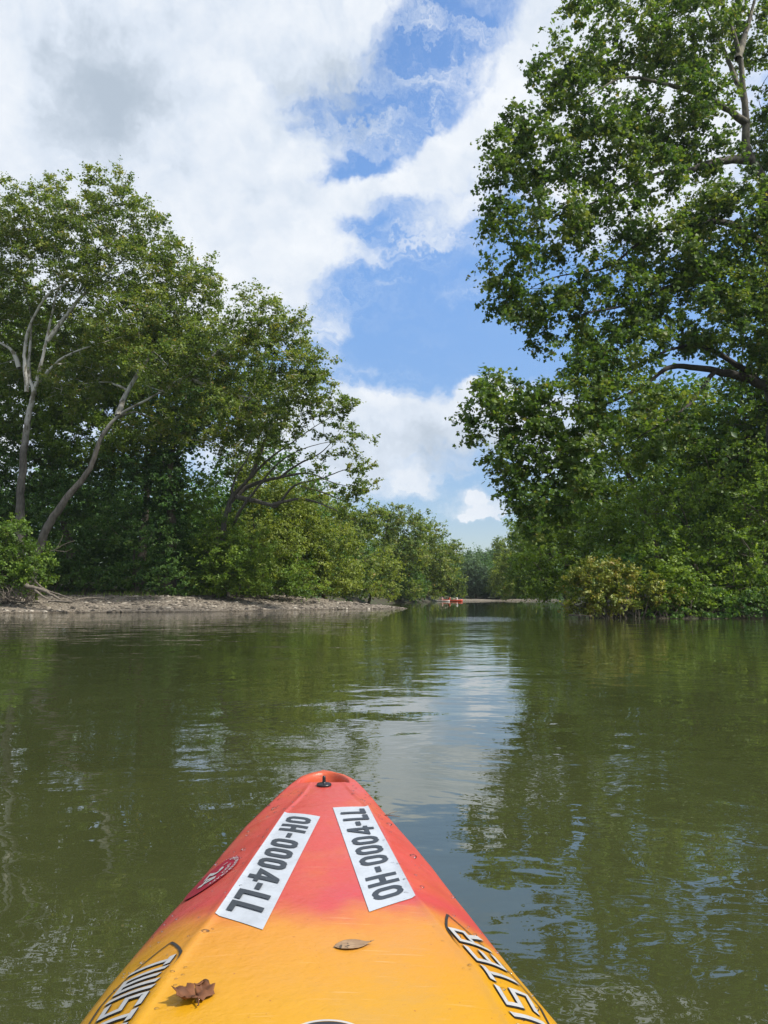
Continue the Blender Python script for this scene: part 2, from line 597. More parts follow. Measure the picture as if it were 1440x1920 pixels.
def bar_z(xl, xh, yl, yh, depth):
    def f(X, Y):
        d = sdist(X, Y, RIVER)
        edge = sstep(X, xl, xl + 2) * sstep(X, xh, xh - 2) * sstep(Y, yl, yl + 1) * sstep(Y, yh, yh - 3)
        on = sstep(depth - d + 1.5 * lumps(X, Y, 0.5, 8), 0, 1.5) * edge
        return ground(X, Y) + np.where(on > 0.02, 0.055 * on + 0.03 * lumps(X, Y, 3.0, 9) * on, -0.25)
    return f


tag(grid_obj("gravel_bar", np.arange(-64, 4, 0.4), np.arange(40, 70, 0.3), bar_z(-64, 4, 40, 70, 9.0), m_gravel), kind='structure')
tag(grid_obj("gravel_bar", np.arange(12, 48, 0.6), np.arange(172, 192, 0.5), bar_z(12, 48, 172, 192, 7.0), m_gravel), kind='structure')


def blob_rocks(name, pts, size, mat_):
    bm = bmesh.new()
    bmesh.ops.create_icosphere(bm, subdivisions=1, radius=1)
    bv = np.array([v.co[:] for v in bm.verts])
    bf = np.array([[v.index for v in f.verts] for f in bm.faces])
    bm.free()
    N = len(pts)
    s = size[:, None] * np.stack([rng.uniform(0.7, 1.3, N), rng.uniform(0.6, 1.0, N), rng.uniform(0.35, 0.6, N)], -1)
    a = rng.uniform(0, 6.28, N)
    V = bv[None] * s[:, None] * rng.uniform(0.8, 1.2, (N, len(bv), 1))
    x = V[..., 0] * np.cos(a)[:, None] - V[..., 1] * np.sin(a)[:, None]
    y = V[..., 0] * np.sin(a)[:, None] + V[..., 1] * np.cos(a)[:, None]
    V = np.stack([x, y, V[..., 2]], -1) + pts[:, None]
    T = (np.arange(N)[:, None, None] * len(bv) + bf[None]).reshape(-1, 3)
    tone = np.repeat(rng.uniform(0, 1, N), len(bf))
    return fast_mesh(name, V.reshape(-1, 3), T, mat_, tone=tone)


m_stone, t, b = mat("river_stones")
at = t.node('ShaderNodeAttribute', attribute_name='tone')
t.l.new(t.ramp(at.outputs['Fac'], [(0, (0.03, 0.026, 0.022)), (0.45, (0.118, 0.098, 0.076)), (0.8, (0.225, 0.19, 0.15)), (1, (0.42, 0.38, 0.32))]), b.inputs['Base Color'])
b.inputs['Roughness'].default_value = 0.9
N = 26000
px = rng.uniform(-45, 2.5, N)
py = rng.uniform(43, 69, N)
d = sdist(px, py, RIVER)
k = (d > -0.15) & (d < 8.5 + rng.normal(0, 1, N))
px, py = px[k], py[k]
sz = np.exp(rng.normal(-2.75, 0.6, len(px))).clip(0.02, 0.19)
tag(blob_rocks("pebbles", np.stack([px, py, ground(px, py) + 0.05], -1), sz, m_stone), kind='stuff')

# ------------------------------------------------------------------ water
m_water, t, b = mat("river_water")
pos = t.node('ShaderNodeNewGeometry').outputs['Position']
b.inputs['IOR'].default_value = 1.95
b.inputs['Roughness'].default_value = 0.0
murk = t.noise(pos, 0.35, 5, 0.6)
t.l.new(t.ramp(murk, [(0.3, (0.033, 0.038, 0.0125)), (0.7, (0.046, 0.053, 0.0195))]), b.inputs['Base Color'])
sp = t.node('ShaderNodeSeparateXYZ')
t.l.new(pos, sp.inputs[0])
warp = t.v('ADD', pos, t.v('SCALE', t.noise(pos, 0.6, 2, 0.5, color=True), scale=0.8))
swell = t.noise(t.mapping(warp, scale=(0.8, 1.0, 1)), 1.3, 2, 0.45)
chop = t.noise(t.mapping(warp, rot=(0, 0, R(12)), scale=(0.7, 1.0, 1)), 3.6, 3, 0.5)
fine = t.noise(t.mapping(warp, scale=(0.6, 1.0, 1)), 14.0, 2, 0.5)
patch = t.smooth(t.noise(t.mapping(pos, scale=(0.5, 1, 1)), 0.32, 3, 0.5), 0.40, 0.66)


def area(x, y, rx, ry):
    q = t.v('LENGTH', t.mapping(t.mapping(pos, scale=(1, 1, 0)), loc=(x, y, 0), scale=(rx, ry, 1), kind='TEXTURE'))
    return t.m('EXPONENT', t.m('MULTIPLY', t.m('MULTIPLY', q, q), -1.0))


riff = area(4.2, 33.5, 2.6, 3.2)
h = t.m('MULTIPLY', swell, 0.017)
h = t.m('ADD', h, t.m('MULTIPLY', chop, t.m('ADD', t.m('MULTIPLY', patch, 0.0075), t.m('ADD', 0.0016, t.m('MULTIPLY', riff, 0.04)))))
h = t.m('ADD', h, t.m('MULTIPLY', fine, t.m('ADD', t.m('MULTIPLY', patch, 0.0004), 0.0001)))
# small rings running out from the sides of the hull
for (cx_, cy2, k_) in ((0.30, 0.62, 165.0), (-0.62, 0.70, 150.0)):
    dv = t.v('LENGTH', t.v('SUBTRACT', t.v('ADD', t.mapping(pos, scale=(1, 1, 0)), t.v('SCALE', t.noise(pos, 5.0, 2, 0.5, color=True), scale=0.05)), (cx_, cy2, 0)))
    am = t.m('MULTIPLY', t.smooth(dv, 0.62, 0.10), t.smooth(t.noise(pos, 4.0, 2, 0.5), 0.42, 0.6))
    h = t.m('ADD', h, t.m('MULTIPLY', t.m('SINE', t.m('MULTIPLY', dv, k_)), t.m('MULTIPLY', am, 0.00028)))
bp = t.node('ShaderNodeBump')
bp.inputs['Strength'].default_value = 1.0
bp.inputs['Distance'].default_value = 1.0
t.l.new(h, bp.inputs['Height'])
t.l.new(bp.outputs[0], b.inputs['Normal'])
tag(grid_obj("water", np.linspace(-130, 110, 13), np.linspace(-95, 195, 15), lambda X, Y: X * 0, m_water), kind='structure')



# ------------------------------------------------------------------ trees
def crown_points(blobs, density):
    """cluster centres inside a list of ellipsoids (px, py, Y, rx_px, ry_px, rY_m[, weight])"""
    C, O, W = [], [], []
    for e in blobs:
        c = P(e[0], e[1], e[2])
        k = e[2] / ray(e[0], e[1])[1] / F
        r = np.array((e[3] * k, e[5], e[4] * k))
        wgt = e[6] if len(e) > 6 else 1.0
        area = math.pi * r[0] * r[2]
        n = max(3, int(area * density * wgt))
        q = unit(rng.normal(0, 1, (n, 3)))
        rad = rng.uniform(0.12, 1.0, n) ** 0.42
        q = q * rad[:, None] * (1 + 0.10 * rng.normal(0, 1, n))[:, None]
        C.append(c + q * r)
        O.append(unit(q / r))
        W.append(np.full(n, min(r)))
    return np.concatenate(C), np.concatenate(O)


def grow_tree(name, label, cat, base, limbs, blobs, leaf, bark, density=3.0, group=None, sprigs=5, per=12, spread=0.8, size=0.17,
              shape=KITE, droop=0.0, trunk_sides=10, twig=0.022, auto=True, reach=9.0, up=0.9, parts=True, flatten=0.6, tone_shift=0.0, link=True):
    """one plant: Empty at its base > trunk, limb (each), twigs, crown"""
    base = np.array(base, float)
    root = empty(name, base)
    tag(root, label, cat, group)
    LP, LR = [], []
    for i, L in enumerate(limbs):
        pts = [P(*q) if not isinstance(q, np.ndarray) else q for q in L[0]]
        rr = np.linspace(L[1] ** 0.5, (L[2] * 0.3) ** 0.5, len(pts)) ** 2
        p, r = catmull(pts, rr, max(0.35, 0.8 * L[1]))
        wob = rng.normal(0, 1, p.shape) * (0.12 * r)[:, None]
        wob[0] = 0
        p = p + wob
        tb = Tubes()
        tb.add(p, r, trunk_sides if i == 0 else max(6, trunk_sides - 3), 0.04)
        part = L[3] if len(L) > 3 else ('trunk' if i == 0 else 'limb')
        tb.build(part, bark, root, base)
        LP.append(p)
        LR.append(r)
    C, O = crown_points(blobs, density * 1.9)
    size = size * 1.18
    if auto:
        # secondary limbs from the nearest part of the trunk to the middle of each mass of leaves
        for e in blobs:
            tb = Tubes()
            c = P(e[0], e[1], e[2])
            A = np.concatenate(LP)
            AR = np.concatenate(LR)
            dd = np.linalg.norm(A - c, axis=1) + 1.3 * np.maximum(A[:, 2] - c[2] + 0.5, 0)
            k = int(dd.argmin())
            L = np.linalg.norm(A[k] - c)
            if L < 1.0:
                continue
            mid = A[k] * 0.5 + c * 0.5 + np.array((0, 0, 0.06 * L)) + rng.normal(0, 0.07 * L, 3)
            r0 = min(AR[k] * 0.7, 0.03 + 0.018 * L)
            p, r = catmull([A[k], mid, c], [r0, r0 * 0.65, r0 * 0.35], 0.4)
            p[1:-1] += rng.normal(0, 0.03, p[1:-1].shape)
            tb.add(p, r, 6)
            LP.append(p)
            LR.append(r)
            tb.build('branch', bark, root, base)
    if link:
        tb = Tubes()
        A = np.concatenate(LP)
        A = A[np.linspace(0, len(A) - 1, min(len(A), 1500)).astype(int)]
        pool = np.empty((len(A) + len(C) * 2, 3))
        pool[:len(A)] = A
        n = len(A)
        order = np.array([np.linalg.norm(A - c, axis=1).min() for c in C]).argsort()
        for q in order:
            c = C[q]
            Q = pool[:n]
            dd = ((Q - c) ** 2).sum(1) ** 0.5 + 0.7 * np.maximum(Q[:, 2] - c[2], 0)
            k = int(dd.argmin())
            s = Q[k]
            L = np.linalg.norm(c - s)
            if L > reach or L < 0.05:
                continue
            mid = s * 0.45 + c * 0.55 + np.array((0, 0, 0.10 * L)) + rng.normal(0, 0.08 * L, 3)
            tt = np.linspace(0, 1, 5)[:, None]
            p = (1 - tt) ** 2 * s + 2 * tt * (1 - tt) * mid + tt * tt * c
            tb.add(p, np.linspace(twig * (0.6 + 0.35 * L), twig * 0.35, 5), 4)
            pool[n] = p[2]
            pool[n + 1] = c
            n += 2
        tw = tb.build('twigs', bark, root, base)
        if tw:
            tw['kind'] = 'stuff'
    # leaves: short sprigs round each cluster centre
    nc = len(C)
    dirs = unit(rng.normal(0, 1, (nc, sprigs, 3)) * np.array((1, 1, flatten)) + 0.45 * O[:, None] + np.array((0, 0, -droop)))
    ln = spread * rng.uniform(0.45, 1.25, (nc, sprigs, 1))
    tpos = rng.uniform(0.1, 1.0, (nc, sprigs, per, 1))
    pos = C[:, None, None] + dirs[:, :, None] * ln[:, :, None] * tpos + rng.normal(0, 0.09 * spread + 0.02, (nc, sprigs, per, 3)) * np.array((1, 1, 0.75))
    pos[..., 2] -= droop * 0.35 * spread * tpos[..., 0] ** 2
    nrm = np.array((0, 0, up * 0.6)) + 0.50 * O[:, None, None] + rng.normal(0, 0.7, (nc, sprigs, per, 3))
    pos = pos.reshape(-1, 3)
    nrm = nrm.reshape(-1, 3)
    sz = size * rng.uniform(0.45, 1.38, len(pos))
    ct = rng.normal(0.45, 0.19, nc)[:, None, None] + rng.normal(0, 0.10, (nc, sprigs))[:, :, None] + rng.normal(0, 0.15, (nc, sprigs, per))
    ct = np.where(rng.uniform(0, 1, ct.shape) > 0.985, 0.97, np.clip(ct + tone_shift, 0, 0.92)).reshape(-1)
    keep = pos[:, 2] > 0.04
    V, T, nt = leaves_mesh(pos[keep] - base, nrm[keep], sz[keep], shape)
    fast_mesh('crown', V, T, leaf, root, tone=np.repeat(ct[keep], nt))
    return root


def auto_tree(name, label, cat, px, Y, blobs, leaf, bark, r0=0.25, lean=0.0, **kw):
    """trunk rising from the ground under the crown"""
    b = P(px, 1119, Y)
    z = gz(b[0], b[1])
    base = np.array((b[0], b[1], z - 0.1))
    top = min(blobs, key=lambda e: e[1])
    tp = P(top[0], top[1], top[2])
    m1 = base + (tp - base) * 0.35 + np.array((rng.normal(0, 0.3), rng.normal(0, 0.3), 0.3))
    m2 = base + (tp - base) * 0.68 + np.array((rng.normal(0, 0.4), rng.normal(0, 0.4), 0))
    return grow_tree(name, label, cat, base, [([base, m1, m2, tp], r0, r0 * 0.12)], blobs, leaf, bark, **kw)


def gbase(px, Y, dz=0.0):
    b = P(px, 1119, Y)
    return np.array((b[0], b[1], gz(b[0], b[1]) + dz))


# --- left bank: three tall sycamores
Y = 53.0
b0 = gbase(34, Y, -0.2)
grow_tree("sycamore_tree", "tall straight sycamore with a pale upper trunk at the far left of the gravel bar", "tree", b0, [
    ([b0, (38, 950, Y), (50, 800, Y), (64, 735, Y), (82, 660, Y), (104, 560, Y), (122, 500, Y), (150, 420, Y)], 0.36, 0.04),
    ([(64, 740, Y), (54, 690, Y + .5), (58, 600, Y + 1), (40, 500, Y + 2), (55, 400, Y + 2)], 0.17, 0.03),
    ([(50, 735, Y), (48, 640, Y), (84, 560, Y - 1), (140, 520, Y - 1), (190, 470, Y - 1), (255, 420, Y - 1)], 0.15, 0.03),
    ([(36, 690, Y + 1), (20, 655, Y + 1), (-20, 630, Y + 1), (-80, 560, Y + 1)], 0.20, 0.05),
    ([(88, 640, Y), (150, 560, Y), (215, 500, Y), (300, 450, Y), (370, 500, Y)], 0.18, 0.03),
    ([(74, 715, Y), (120, 670, Y - 1), (200, 640, Y - 2), (280, 620, Y - 2)], 0.14, 0.03)],
    [(60, 410, Y, 90, 62, 3.0), (205, 372, Y, 62, 48, 2.4), (140, 440, Y, 120, 60, 3.2), (262, 395, Y - 1, 36, 26, 1.4, .7), (290, 450, Y, 55, 40, 2),
     (230, 510, Y - 1, 110, 60, 3.2), (70, 520, Y, 120, 70, 3.5, .8), (345, 500, Y, 55, 34, 2.0), (-60, 500, Y + 1, 100, 120, 4), (100, 610, Y + 3, 120, 60, 2.4, .8),
     (10, 680, Y + 3, 70, 50, 2.2, .8), (250, 610, Y - 2, 110, 60, 3.0), (170, 690, Y + 2, 90, 50, 2.2, .7), (110, 345, Y, 24, 22, 1.2, .8)],
    M_SYC, M_BARK_SYC, density=2.9, group="sycamores on the left bank", size=0.150, spread=0.75, per=11, sprigs=6)

Y = 51.0
b0 = gbase(52, Y, -0.2)
grow_tree("sycamore_tree", "sycamore leaning right from behind the driftwood, its grey trunk bare and slanting", "tree", b0, [
    ([b0, (80, 1010, Y), (124, 935, Y), (168, 880, Y), (190, 820, Y), (222, 780, Y), (270, 752, Y), (330, 722, Y), (400, 702, Y), (470, 665, Y)], 0.33, 0.05),
    ([(222, 780, Y), (236, 740, Y + 1), (285, 660, Y + 2), (330, 600, Y + 2), (350, 540, Y + 2)], 0.24, 0.05),
    ([(300, 738, Y), (370, 690, Y - 1), (430, 640, Y - 1), (500, 580, Y - 1)], 0.18, 0.04),
    ([(360, 712, Y), (430, 738, Y - 1), (500, 745, Y - 2), (560, 720, Y - 2)], 0.13, 0.03)],
    [(370, 545, Y + 1, 55, 42, 2.5), (310, 600, Y + 2, 90, 70, 3.5), (480, 595, Y - 1, 68, 50, 2.6), (550, 630, Y - 1, 42, 44, 2), (598, 690, Y - 2, 38, 26, 1.6),
     (420, 650, Y - 1, 110, 60, 3.4), (540, 700, Y - 2, 75, 45, 2.6), (330, 690, Y - 1, 120, 60, 3.5, .8), (150, 720, Y + 2, 80, 50, 2.4, .8), (450, 760, Y - 2, 80, 40, 2.4, .7), (300, 790, Y + 2.5, 80, 40, 2.2, .7)],
    M_SYC, M_BARK_SYC, density=2.9, group="sycamores on the left bank", size=0.150, spread=0.75, per=11, sprigs=6)

Y = 58.0
b0 = gbase(425, Y, -0.2)
grow_tree("sycamore_tree", "sycamore with long bare arching limbs and thin leaves reaching low over the water", "tree", b0, [
    ([b0, (418, 1010, Y), (432, 940, Y), (470, 895, Y - 1), (505, 860, Y - 2), (540, 835, Y - 3), (590, 800, Y - 4), (640, 770, Y - 5)], 0.27, 0.04),
    ([(432, 940, Y), (470, 910, Y), (525, 895, Y - 2), (580, 888, Y - 3), (625, 905, Y - 4), (690, 920, Y - 5)], 0.22, 0.035),
    ([(440, 930, Y), (500, 945, Y - 1), (520, 948, Y - 2), (550, 912, Y - 3), (600, 898, Y - 4), (650, 880, Y - 5), (690, 880, Y - 5)], 0.20, 0.035),
    ([(510, 946, Y - 2), (565, 936, Y - 3), (610, 948, Y - 4), (650, 968, Y - 5), (675, 985, Y - 5)], 0.13, 0.02),
    ([(470, 895, Y - 1), (500, 820, Y - 2), (520, 770, Y - 2), (560, 720, Y - 3)], 0.18, 0.04),
    ([(436, 985, Y), (455, 950, Y - 1), (490, 905, Y - 2), (520, 870, Y - 3), (560, 845, Y - 4), (610, 830, Y - 5), (660, 825, Y - 5)], 0.15, 0.03),
    ([(525, 895, Y - 2), (560, 870, Y - 3), (600, 850, Y - 4), (630, 820, Y - 5), (655, 790, Y - 5)], 0.11, 0.02),
    ([(565, 912, Y - 3), (610, 925, Y - 4), (650, 940, Y - 5), (690, 935, Y - 5)], 0.09, 0.02),
    ([(430, 960, Y), (440, 900, Y), (468, 850, Y), (480, 790, Y), (510, 740, Y - 1)], 0.12, 0.03)],
    [(560, 730, Y - 3, 66, 42, 2.2, .9), (615, 745, Y - 4, 40, 30, 1.8, .7), (640, 775, Y - 4, 40, 24, 1.8, .6), (665, 815, Y - 5, 34, 22, 1.6, .55), (640, 835, Y - 4, 30, 18, 1.4, .4), (600, 790, Y - 4, 50, 26, 1.8, .5),
     (672, 872, Y - 5, 36, 20, 1.6, .55), (690, 905, Y - 5, 28, 20, 1.4, .6), (655, 925, Y - 5, 40, 18, 1.5, .55), (580, 870, Y - 4, 50, 20, 1.6, .35), (600, 920, Y - 4, 50, 20, 1.6, .35),
     (500, 800, Y - 2, 70, 40, 2.4, .7), (410, 790, Y, 80, 60, 3, .7), (660, 960, Y - 5, 35, 14, 1.4, .4), (520, 850, Y - 3, 50, 30, 2, .4)],
    M_SYC, M_BARK_SYC, density=2.9, group="sycamores on the left bank", size=0.165, spread=0.65, per=10, sprigs=6, auto=False, reach=6)

# --- left bank: the wood behind
auto_tree("broadleaf_tree", "tall green tree filling the gap behind the two leftmost sycamores", "tree", 150, 62,
          [(150, 700, 62, 150, 110, 4), (40, 760, 62, 120, 110, 4), (260, 690, 62, 120, 90, 4), (160, 820, 61, 160, 80, 4), (20, 620, 63, 90, 90, 4), (-90, 780, 62, 100, 130, 4)],
          M_MID, M_BARK, 0.4, density=2.2, size=0.19, spread=0.9, per=12)
auto_tree("broadleaf_tree", "tall green tree behind the leaning sycamore, left of the vine covered trunk", "tree", 258, 61,
          [(300, 650, 64, 110, 70, 4), (350, 760, 63, 110, 80, 4), (430, 700, 64, 100, 60, 4), (260, 850, 61, 90, 50, 3), (480, 780, 64, 80, 60, 3)],
          M_SYC, M_BARK, 0.42, density=2.2, size=0.19, spread=0.9, per=12)
Y = 57.5
b0 = gbase(318, Y, -0.2)
grow_tree("vine_covered_tree", "dark tree with a thick trunk wrapped in hanging vines, mid left wood", "tree", b0, [
    ([b0, (322, 1000, Y), (318, 900, Y), (328, 820, Y), (350, 740, Y)], 0.5, 0.2)],
    [(318, 960, Y, 30, 60, 1.3, 1.6), (316, 880, Y, 34, 50, 1.4, 1.6), (330, 810, Y, 42, 40, 1.6, 1.3), (345, 750, Y, 70, 45, 2.5), (322, 1030, Y, 26, 40, 1.1, 1.3)],
    M_DRK, M_BARK, density=3.6, size=0.15, spread=0.5, per=12, droop=0.7, auto=False, tone_shift=-0.2)
und = "understory trees under the left sycamores"
auto_tree("understory_tree", "dark green spreading tree in deep shade left of the vine covered trunk", "tree", 250, 58,
          [(270, 920, 58, 60, 45, 2.4), (225, 985, 57, 60, 40, 2.4), (300, 1010, 57, 55, 40, 2.2), (250, 880, 59, 70, 40, 2.5)],
          M_DRK, M_BARK, 0.14, density=2.8, size=0.15, spread=0.7, per=11, group=und, tone_shift=-.05)
auto_tree("understory_tree", "low dark shrubby tree hanging over the grass right of the driftwood", "tree", 158, 55,
          [(150, 1068, 55, 45, 26, 1.6), (185, 1085, 55, 38, 24, 1.5), (130, 1085, 55, 40, 22, 1.5)],
          M_DRK, M_BARK, 0.08, density=3.0, size=0.14, spread=0.55, per=11, group=und)
auto_tree("understory_tree", "dark low tree behind the bar, directly below the vine covered trunk", "tree", 318, 57,
          [(290, 1070, 57, 45, 34, 1.8), (345, 1065, 57, 42, 40, 1.8), (245, 1075, 57, 40, 26, 1.6), (320, 1095, 56, 50, 16, 1.5)],
          M_DRK, M_BARK, 0.1, density=3.0, size=0.14, spread=0.55, per=11, group=und, tone_shift=.05)
auto_tree("understory_tree", "mid green tree with layered sprays just right of the vine covered trunk", "tree", 400, 58,
          [(405, 1000, 58, 60, 42, 2.4), (440, 1050, 57, 60, 36, 2.2), (380, 930, 59, 50, 40, 2.2), (385, 1075, 57, 50, 26, 2)],
          M_MID, M_BARK, 0.14, density=2.9, size=0.14, spread=0.7, per=11, group=und, tone_shift=-.12)
auto_tree("understory_tree", "low bright green bush hiding the foot of the arching sycamore", "shrub", 435, 56,
          [(430, 1075, 56, 60, 34, 1.8), (470, 1040, 56, 50, 40, 1.8), (410, 1040, 56.5, 45, 36, 1.7), (450, 1100, 55.8, 70, 16, 1.5)],
          M_MID, M_BARK, 0.08, density=3.4, size=0.13, spread=0.6, per=11, group=und, tone_shift=.06)
auto_tree("understory_tree", "low green bush along the back of the gravel between the dark and the bright bushes", "shrub", 545, 60,
          [(540, 1075, 60, 60, 36, 2), (510, 1100, 59, 60, 18, 1.6), (570, 1100, 60, 50, 18, 1.6)],
          M_MID, M_BARK, 0.08, density=3.2, size=0.13, spread=0.6, per=11, group=und, tone_shift=-.05)
auto_tree("understory_tree", "dark bush at the foot of the slanting sycamore", "shrub", 95, 54,
          [(95, 1060, 54.5, 45, 40, 1.6), (70, 1085, 54, 40, 26, 1.5), (120, 1040, 55, 40, 34, 1.5)],
          M_DRK, M_BARK, 0.08, density=3.0, size=0.14, spread=0.6, per=11, group=und)
auto_tree("understory_tree", "bright green rounded tree under the arching sycamore limbs", "tree", 500, 62,
          [(490, 930, 63, 60, 45, 2.5), (470, 1000, 61, 60, 40, 2.4), (520, 1010, 61, 55, 50, 2.4), (545, 935, 63, 50, 40, 2.2), (500, 1070, 60, 60, 30, 2.2), (460, 870, 64, 50, 40, 2.4)],
          M_YEL, M_BARK, 0.18, density=2.9, size=0.15, spread=0.75, per=11, group=und, tone_shift=-.1)
auto_tree("understory_tree", "yellow green willowy tree sweeping down to the right tip of the left wood", "tree", 610, 66,
          [(590, 960, 67, 60, 40, 2.6), (620, 1020, 66, 55, 45, 2.6), (570, 1050, 65, 55, 45, 2.5), (640, 1075, 66, 42, 36, 2.2), (600, 1095, 65, 60, 20, 2.2), (555, 990, 66, 50, 40, 2.4)],
          M_YEL, M_BARK, 0.2, density=3.0, size=0.16, spread=0.8, per=11, group=und, droop=.25)
auto_tree("understory_tree", "shaded tree behind the straight sycamore trunk at the far left", "tree", 60, 60,
          [(60, 880, 60, 90, 60, 3), (110, 950, 59, 60, 50, 2.5), (-20, 940, 60, 80, 80, 3), (170, 930, 60, 60, 50, 2.5)],
          M_DRK, M_BARK, 0.2, density=2.6, size=0.16, spread=0.8, per=11, group=und)
auto_tree("overhanging_shrub", "bright green feathery shrub drooping over the driftwood at the left edge", "shrub", 20, 48,
          [(15, 1000, 48.4, 55, 36, 1.6), (50, 1045, 48, 44, 34, 1.4), (0, 1060, 47.8, 60, 40, 1.5), (62, 1080, 47.6, 34, 26, 1.1), (-50, 1030, 48, 60, 60, 2)],
          M_MID, M_BARK, 0.10, density=5.0, size=0.13, spread=0.6, per=12, droop=.6, tone_shift=-.22)

# --- left bank farther up the river
far = "trees farther up the left bank"


def far_tree(label, px, Y, blobs, leaf, r0=0.3, root_px=None, **kw):
    a = dict(density=1.5, size=0.26, spread=1.1, per=10, sprigs=5, twig=0.03, group=far)
    a.update(kw)
    xs_ = [e[0] for e in blobs]
    w_ = max(24, (max(xs_) - min(xs_)) * 0.5 + 14)
    blobs = list(blobs) + [(px - w_ * 0.5, 1104, Y - 1, w_ * 0.6, 14, 3), (px + w_ * 0.5, 1106, Y - 1, w_ * 0.6, 13, 3)]
    return auto_tree("riverside_tree", label, "tree", root_px or px, Y, blobs, leaf, M_BARK, r0, **a)


far_tree("olive tree rising just behind the tip of the low arching sycamore limbs", 665, 92,
         [(665, 1000, 93, 40, 40, 4), (690, 970, 94, 38, 26, 4), (660, 1060, 92, 50, 50, 4), (630, 985, 95, 40, 40, 4)], M_SYC, root_px=640)
far_tree("small yellow green willow at the water beyond the gravel bar tip", 715, 98,
         [(715, 1050, 98, 26, 26, 2.4), (735, 1070, 98, 24, 26, 2.2), (700, 1085, 97, 34, 28, 2.4)], M_YEL, 0.2, root_px=690, droop=.3, size=.22)
far_tree("tallest crown of the far left trees, with an open airy top", 750, 118,
         [(745, 962, 118, 28, 16, 3, .8), (780, 965, 118, 22, 14, 3, .7), (760, 995, 118, 45, 24, 4), (735, 1030, 117, 40, 36, 4), (775, 1040, 117, 36, 40, 4), (715, 985, 119, 34, 30, 4)], M_SYC, root_px=735)
far_tree("rounded olive tree halfway between the tall far crown and the channel's end", 805, 130,
         [(805, 1000, 130, 32, 20, 4), (800, 1040, 130, 36, 36, 4), (825, 1060, 130, 28, 40, 4), (785, 1080, 129, 30, 34, 4)], M_SYC, root_px=760, tone_shift=.05)
far_tree("yellow green shrub hanging over the bank under the far left trees", 800, 140,
         [(795, 1088, 132, 18, 14, 2), (805, 1098, 132, 14, 12, 2)], M_YEL, 0.15, root_px=780, tone_shift=.1)
far_tree("last green tree at the right end of the far left row", 845, 150,
         [(850, 1030, 150, 22, 16, 4), (840, 1055, 150, 28, 34, 4), (850, 1090, 149, 22, 28, 4), (828, 1085, 149, 24, 26, 4)], M_SYC, root_px=800)
far_tree("dark leafy tree at the water directly left of the red canoe", 770, 122,
         [(765, 1090, 122, 30, 24, 3), (740, 1095, 122, 26, 22, 3)], M_DRK, 0.2, root_px=750, tone_shift=.15)
end = "trees closing the river's end"
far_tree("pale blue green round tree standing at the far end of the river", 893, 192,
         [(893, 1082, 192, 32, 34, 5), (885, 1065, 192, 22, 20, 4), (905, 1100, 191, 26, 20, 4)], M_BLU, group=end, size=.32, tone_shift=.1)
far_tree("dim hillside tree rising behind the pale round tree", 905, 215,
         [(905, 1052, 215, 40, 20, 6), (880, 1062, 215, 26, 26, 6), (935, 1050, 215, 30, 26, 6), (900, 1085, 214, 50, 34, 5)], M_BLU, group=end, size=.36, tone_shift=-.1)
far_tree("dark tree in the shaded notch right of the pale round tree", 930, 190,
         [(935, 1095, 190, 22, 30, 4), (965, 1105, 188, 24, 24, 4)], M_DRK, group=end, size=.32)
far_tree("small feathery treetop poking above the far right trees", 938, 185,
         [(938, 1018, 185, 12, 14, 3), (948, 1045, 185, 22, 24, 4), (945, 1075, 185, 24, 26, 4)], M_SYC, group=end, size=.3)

# --- right bank farther up the river
rfar = "trees farther up the right bank"
far_tree("light green tree hanging over the far gravel strip on the right", 965, 150,
         [(960, 1060, 150, 26, 26, 4), (940, 1085, 149, 20, 22, 3), (985, 1040, 152, 30, 34, 4), (975, 1090, 150, 30, 28, 4), (935, 1070, 149, 14, 14, 3)], M_YEL, root_px=1078, group=rfar, tone_shift=-.15)
far_tree("pale olive tree just left of the drooping sprays, closing the sky gap", 975, 125,
         [(968, 1010, 126, 22, 22, 4), (985, 1050, 125, 30, 34, 4), (955, 1055, 125, 18, 22, 3), (1000, 1010, 127, 30, 30, 4)], M_SYC, group=rfar, root_px=1070)
far_tree("olive tree with drooping sprays between the far strip and the yellow bush", 1010, 95,
         [(985, 985, 98, 34, 30, 4), (1010, 1030, 95, 44, 40, 4), (985, 1070, 95, 36, 36, 4), (1035, 1080, 94, 44, 36, 4), (1040, 990, 98, 50, 50, 4)], M_MID, root_px=1065, group=rfar, droop=.2, tone_shift=-.1)
far_tree("bright green leaning tree over the channel left of the yellow bush", 1085, 60,
         [(1000, 930, 60, 44, 34, 2.6), (1040, 985, 59, 60, 44, 3), (1010, 1040, 58, 44, 40, 2.6), (1060, 1060, 57, 50, 44, 2.6), (1080, 920, 61, 60, 60, 3), (1020, 1090, 57, 36, 26, 2.2), (1080, 1000, 60, 60, 60, 3)],
         M_MID, 0.3, root_px=1105, group=rfar, density=2.6, size=.17, spread=.85, droop=.25)

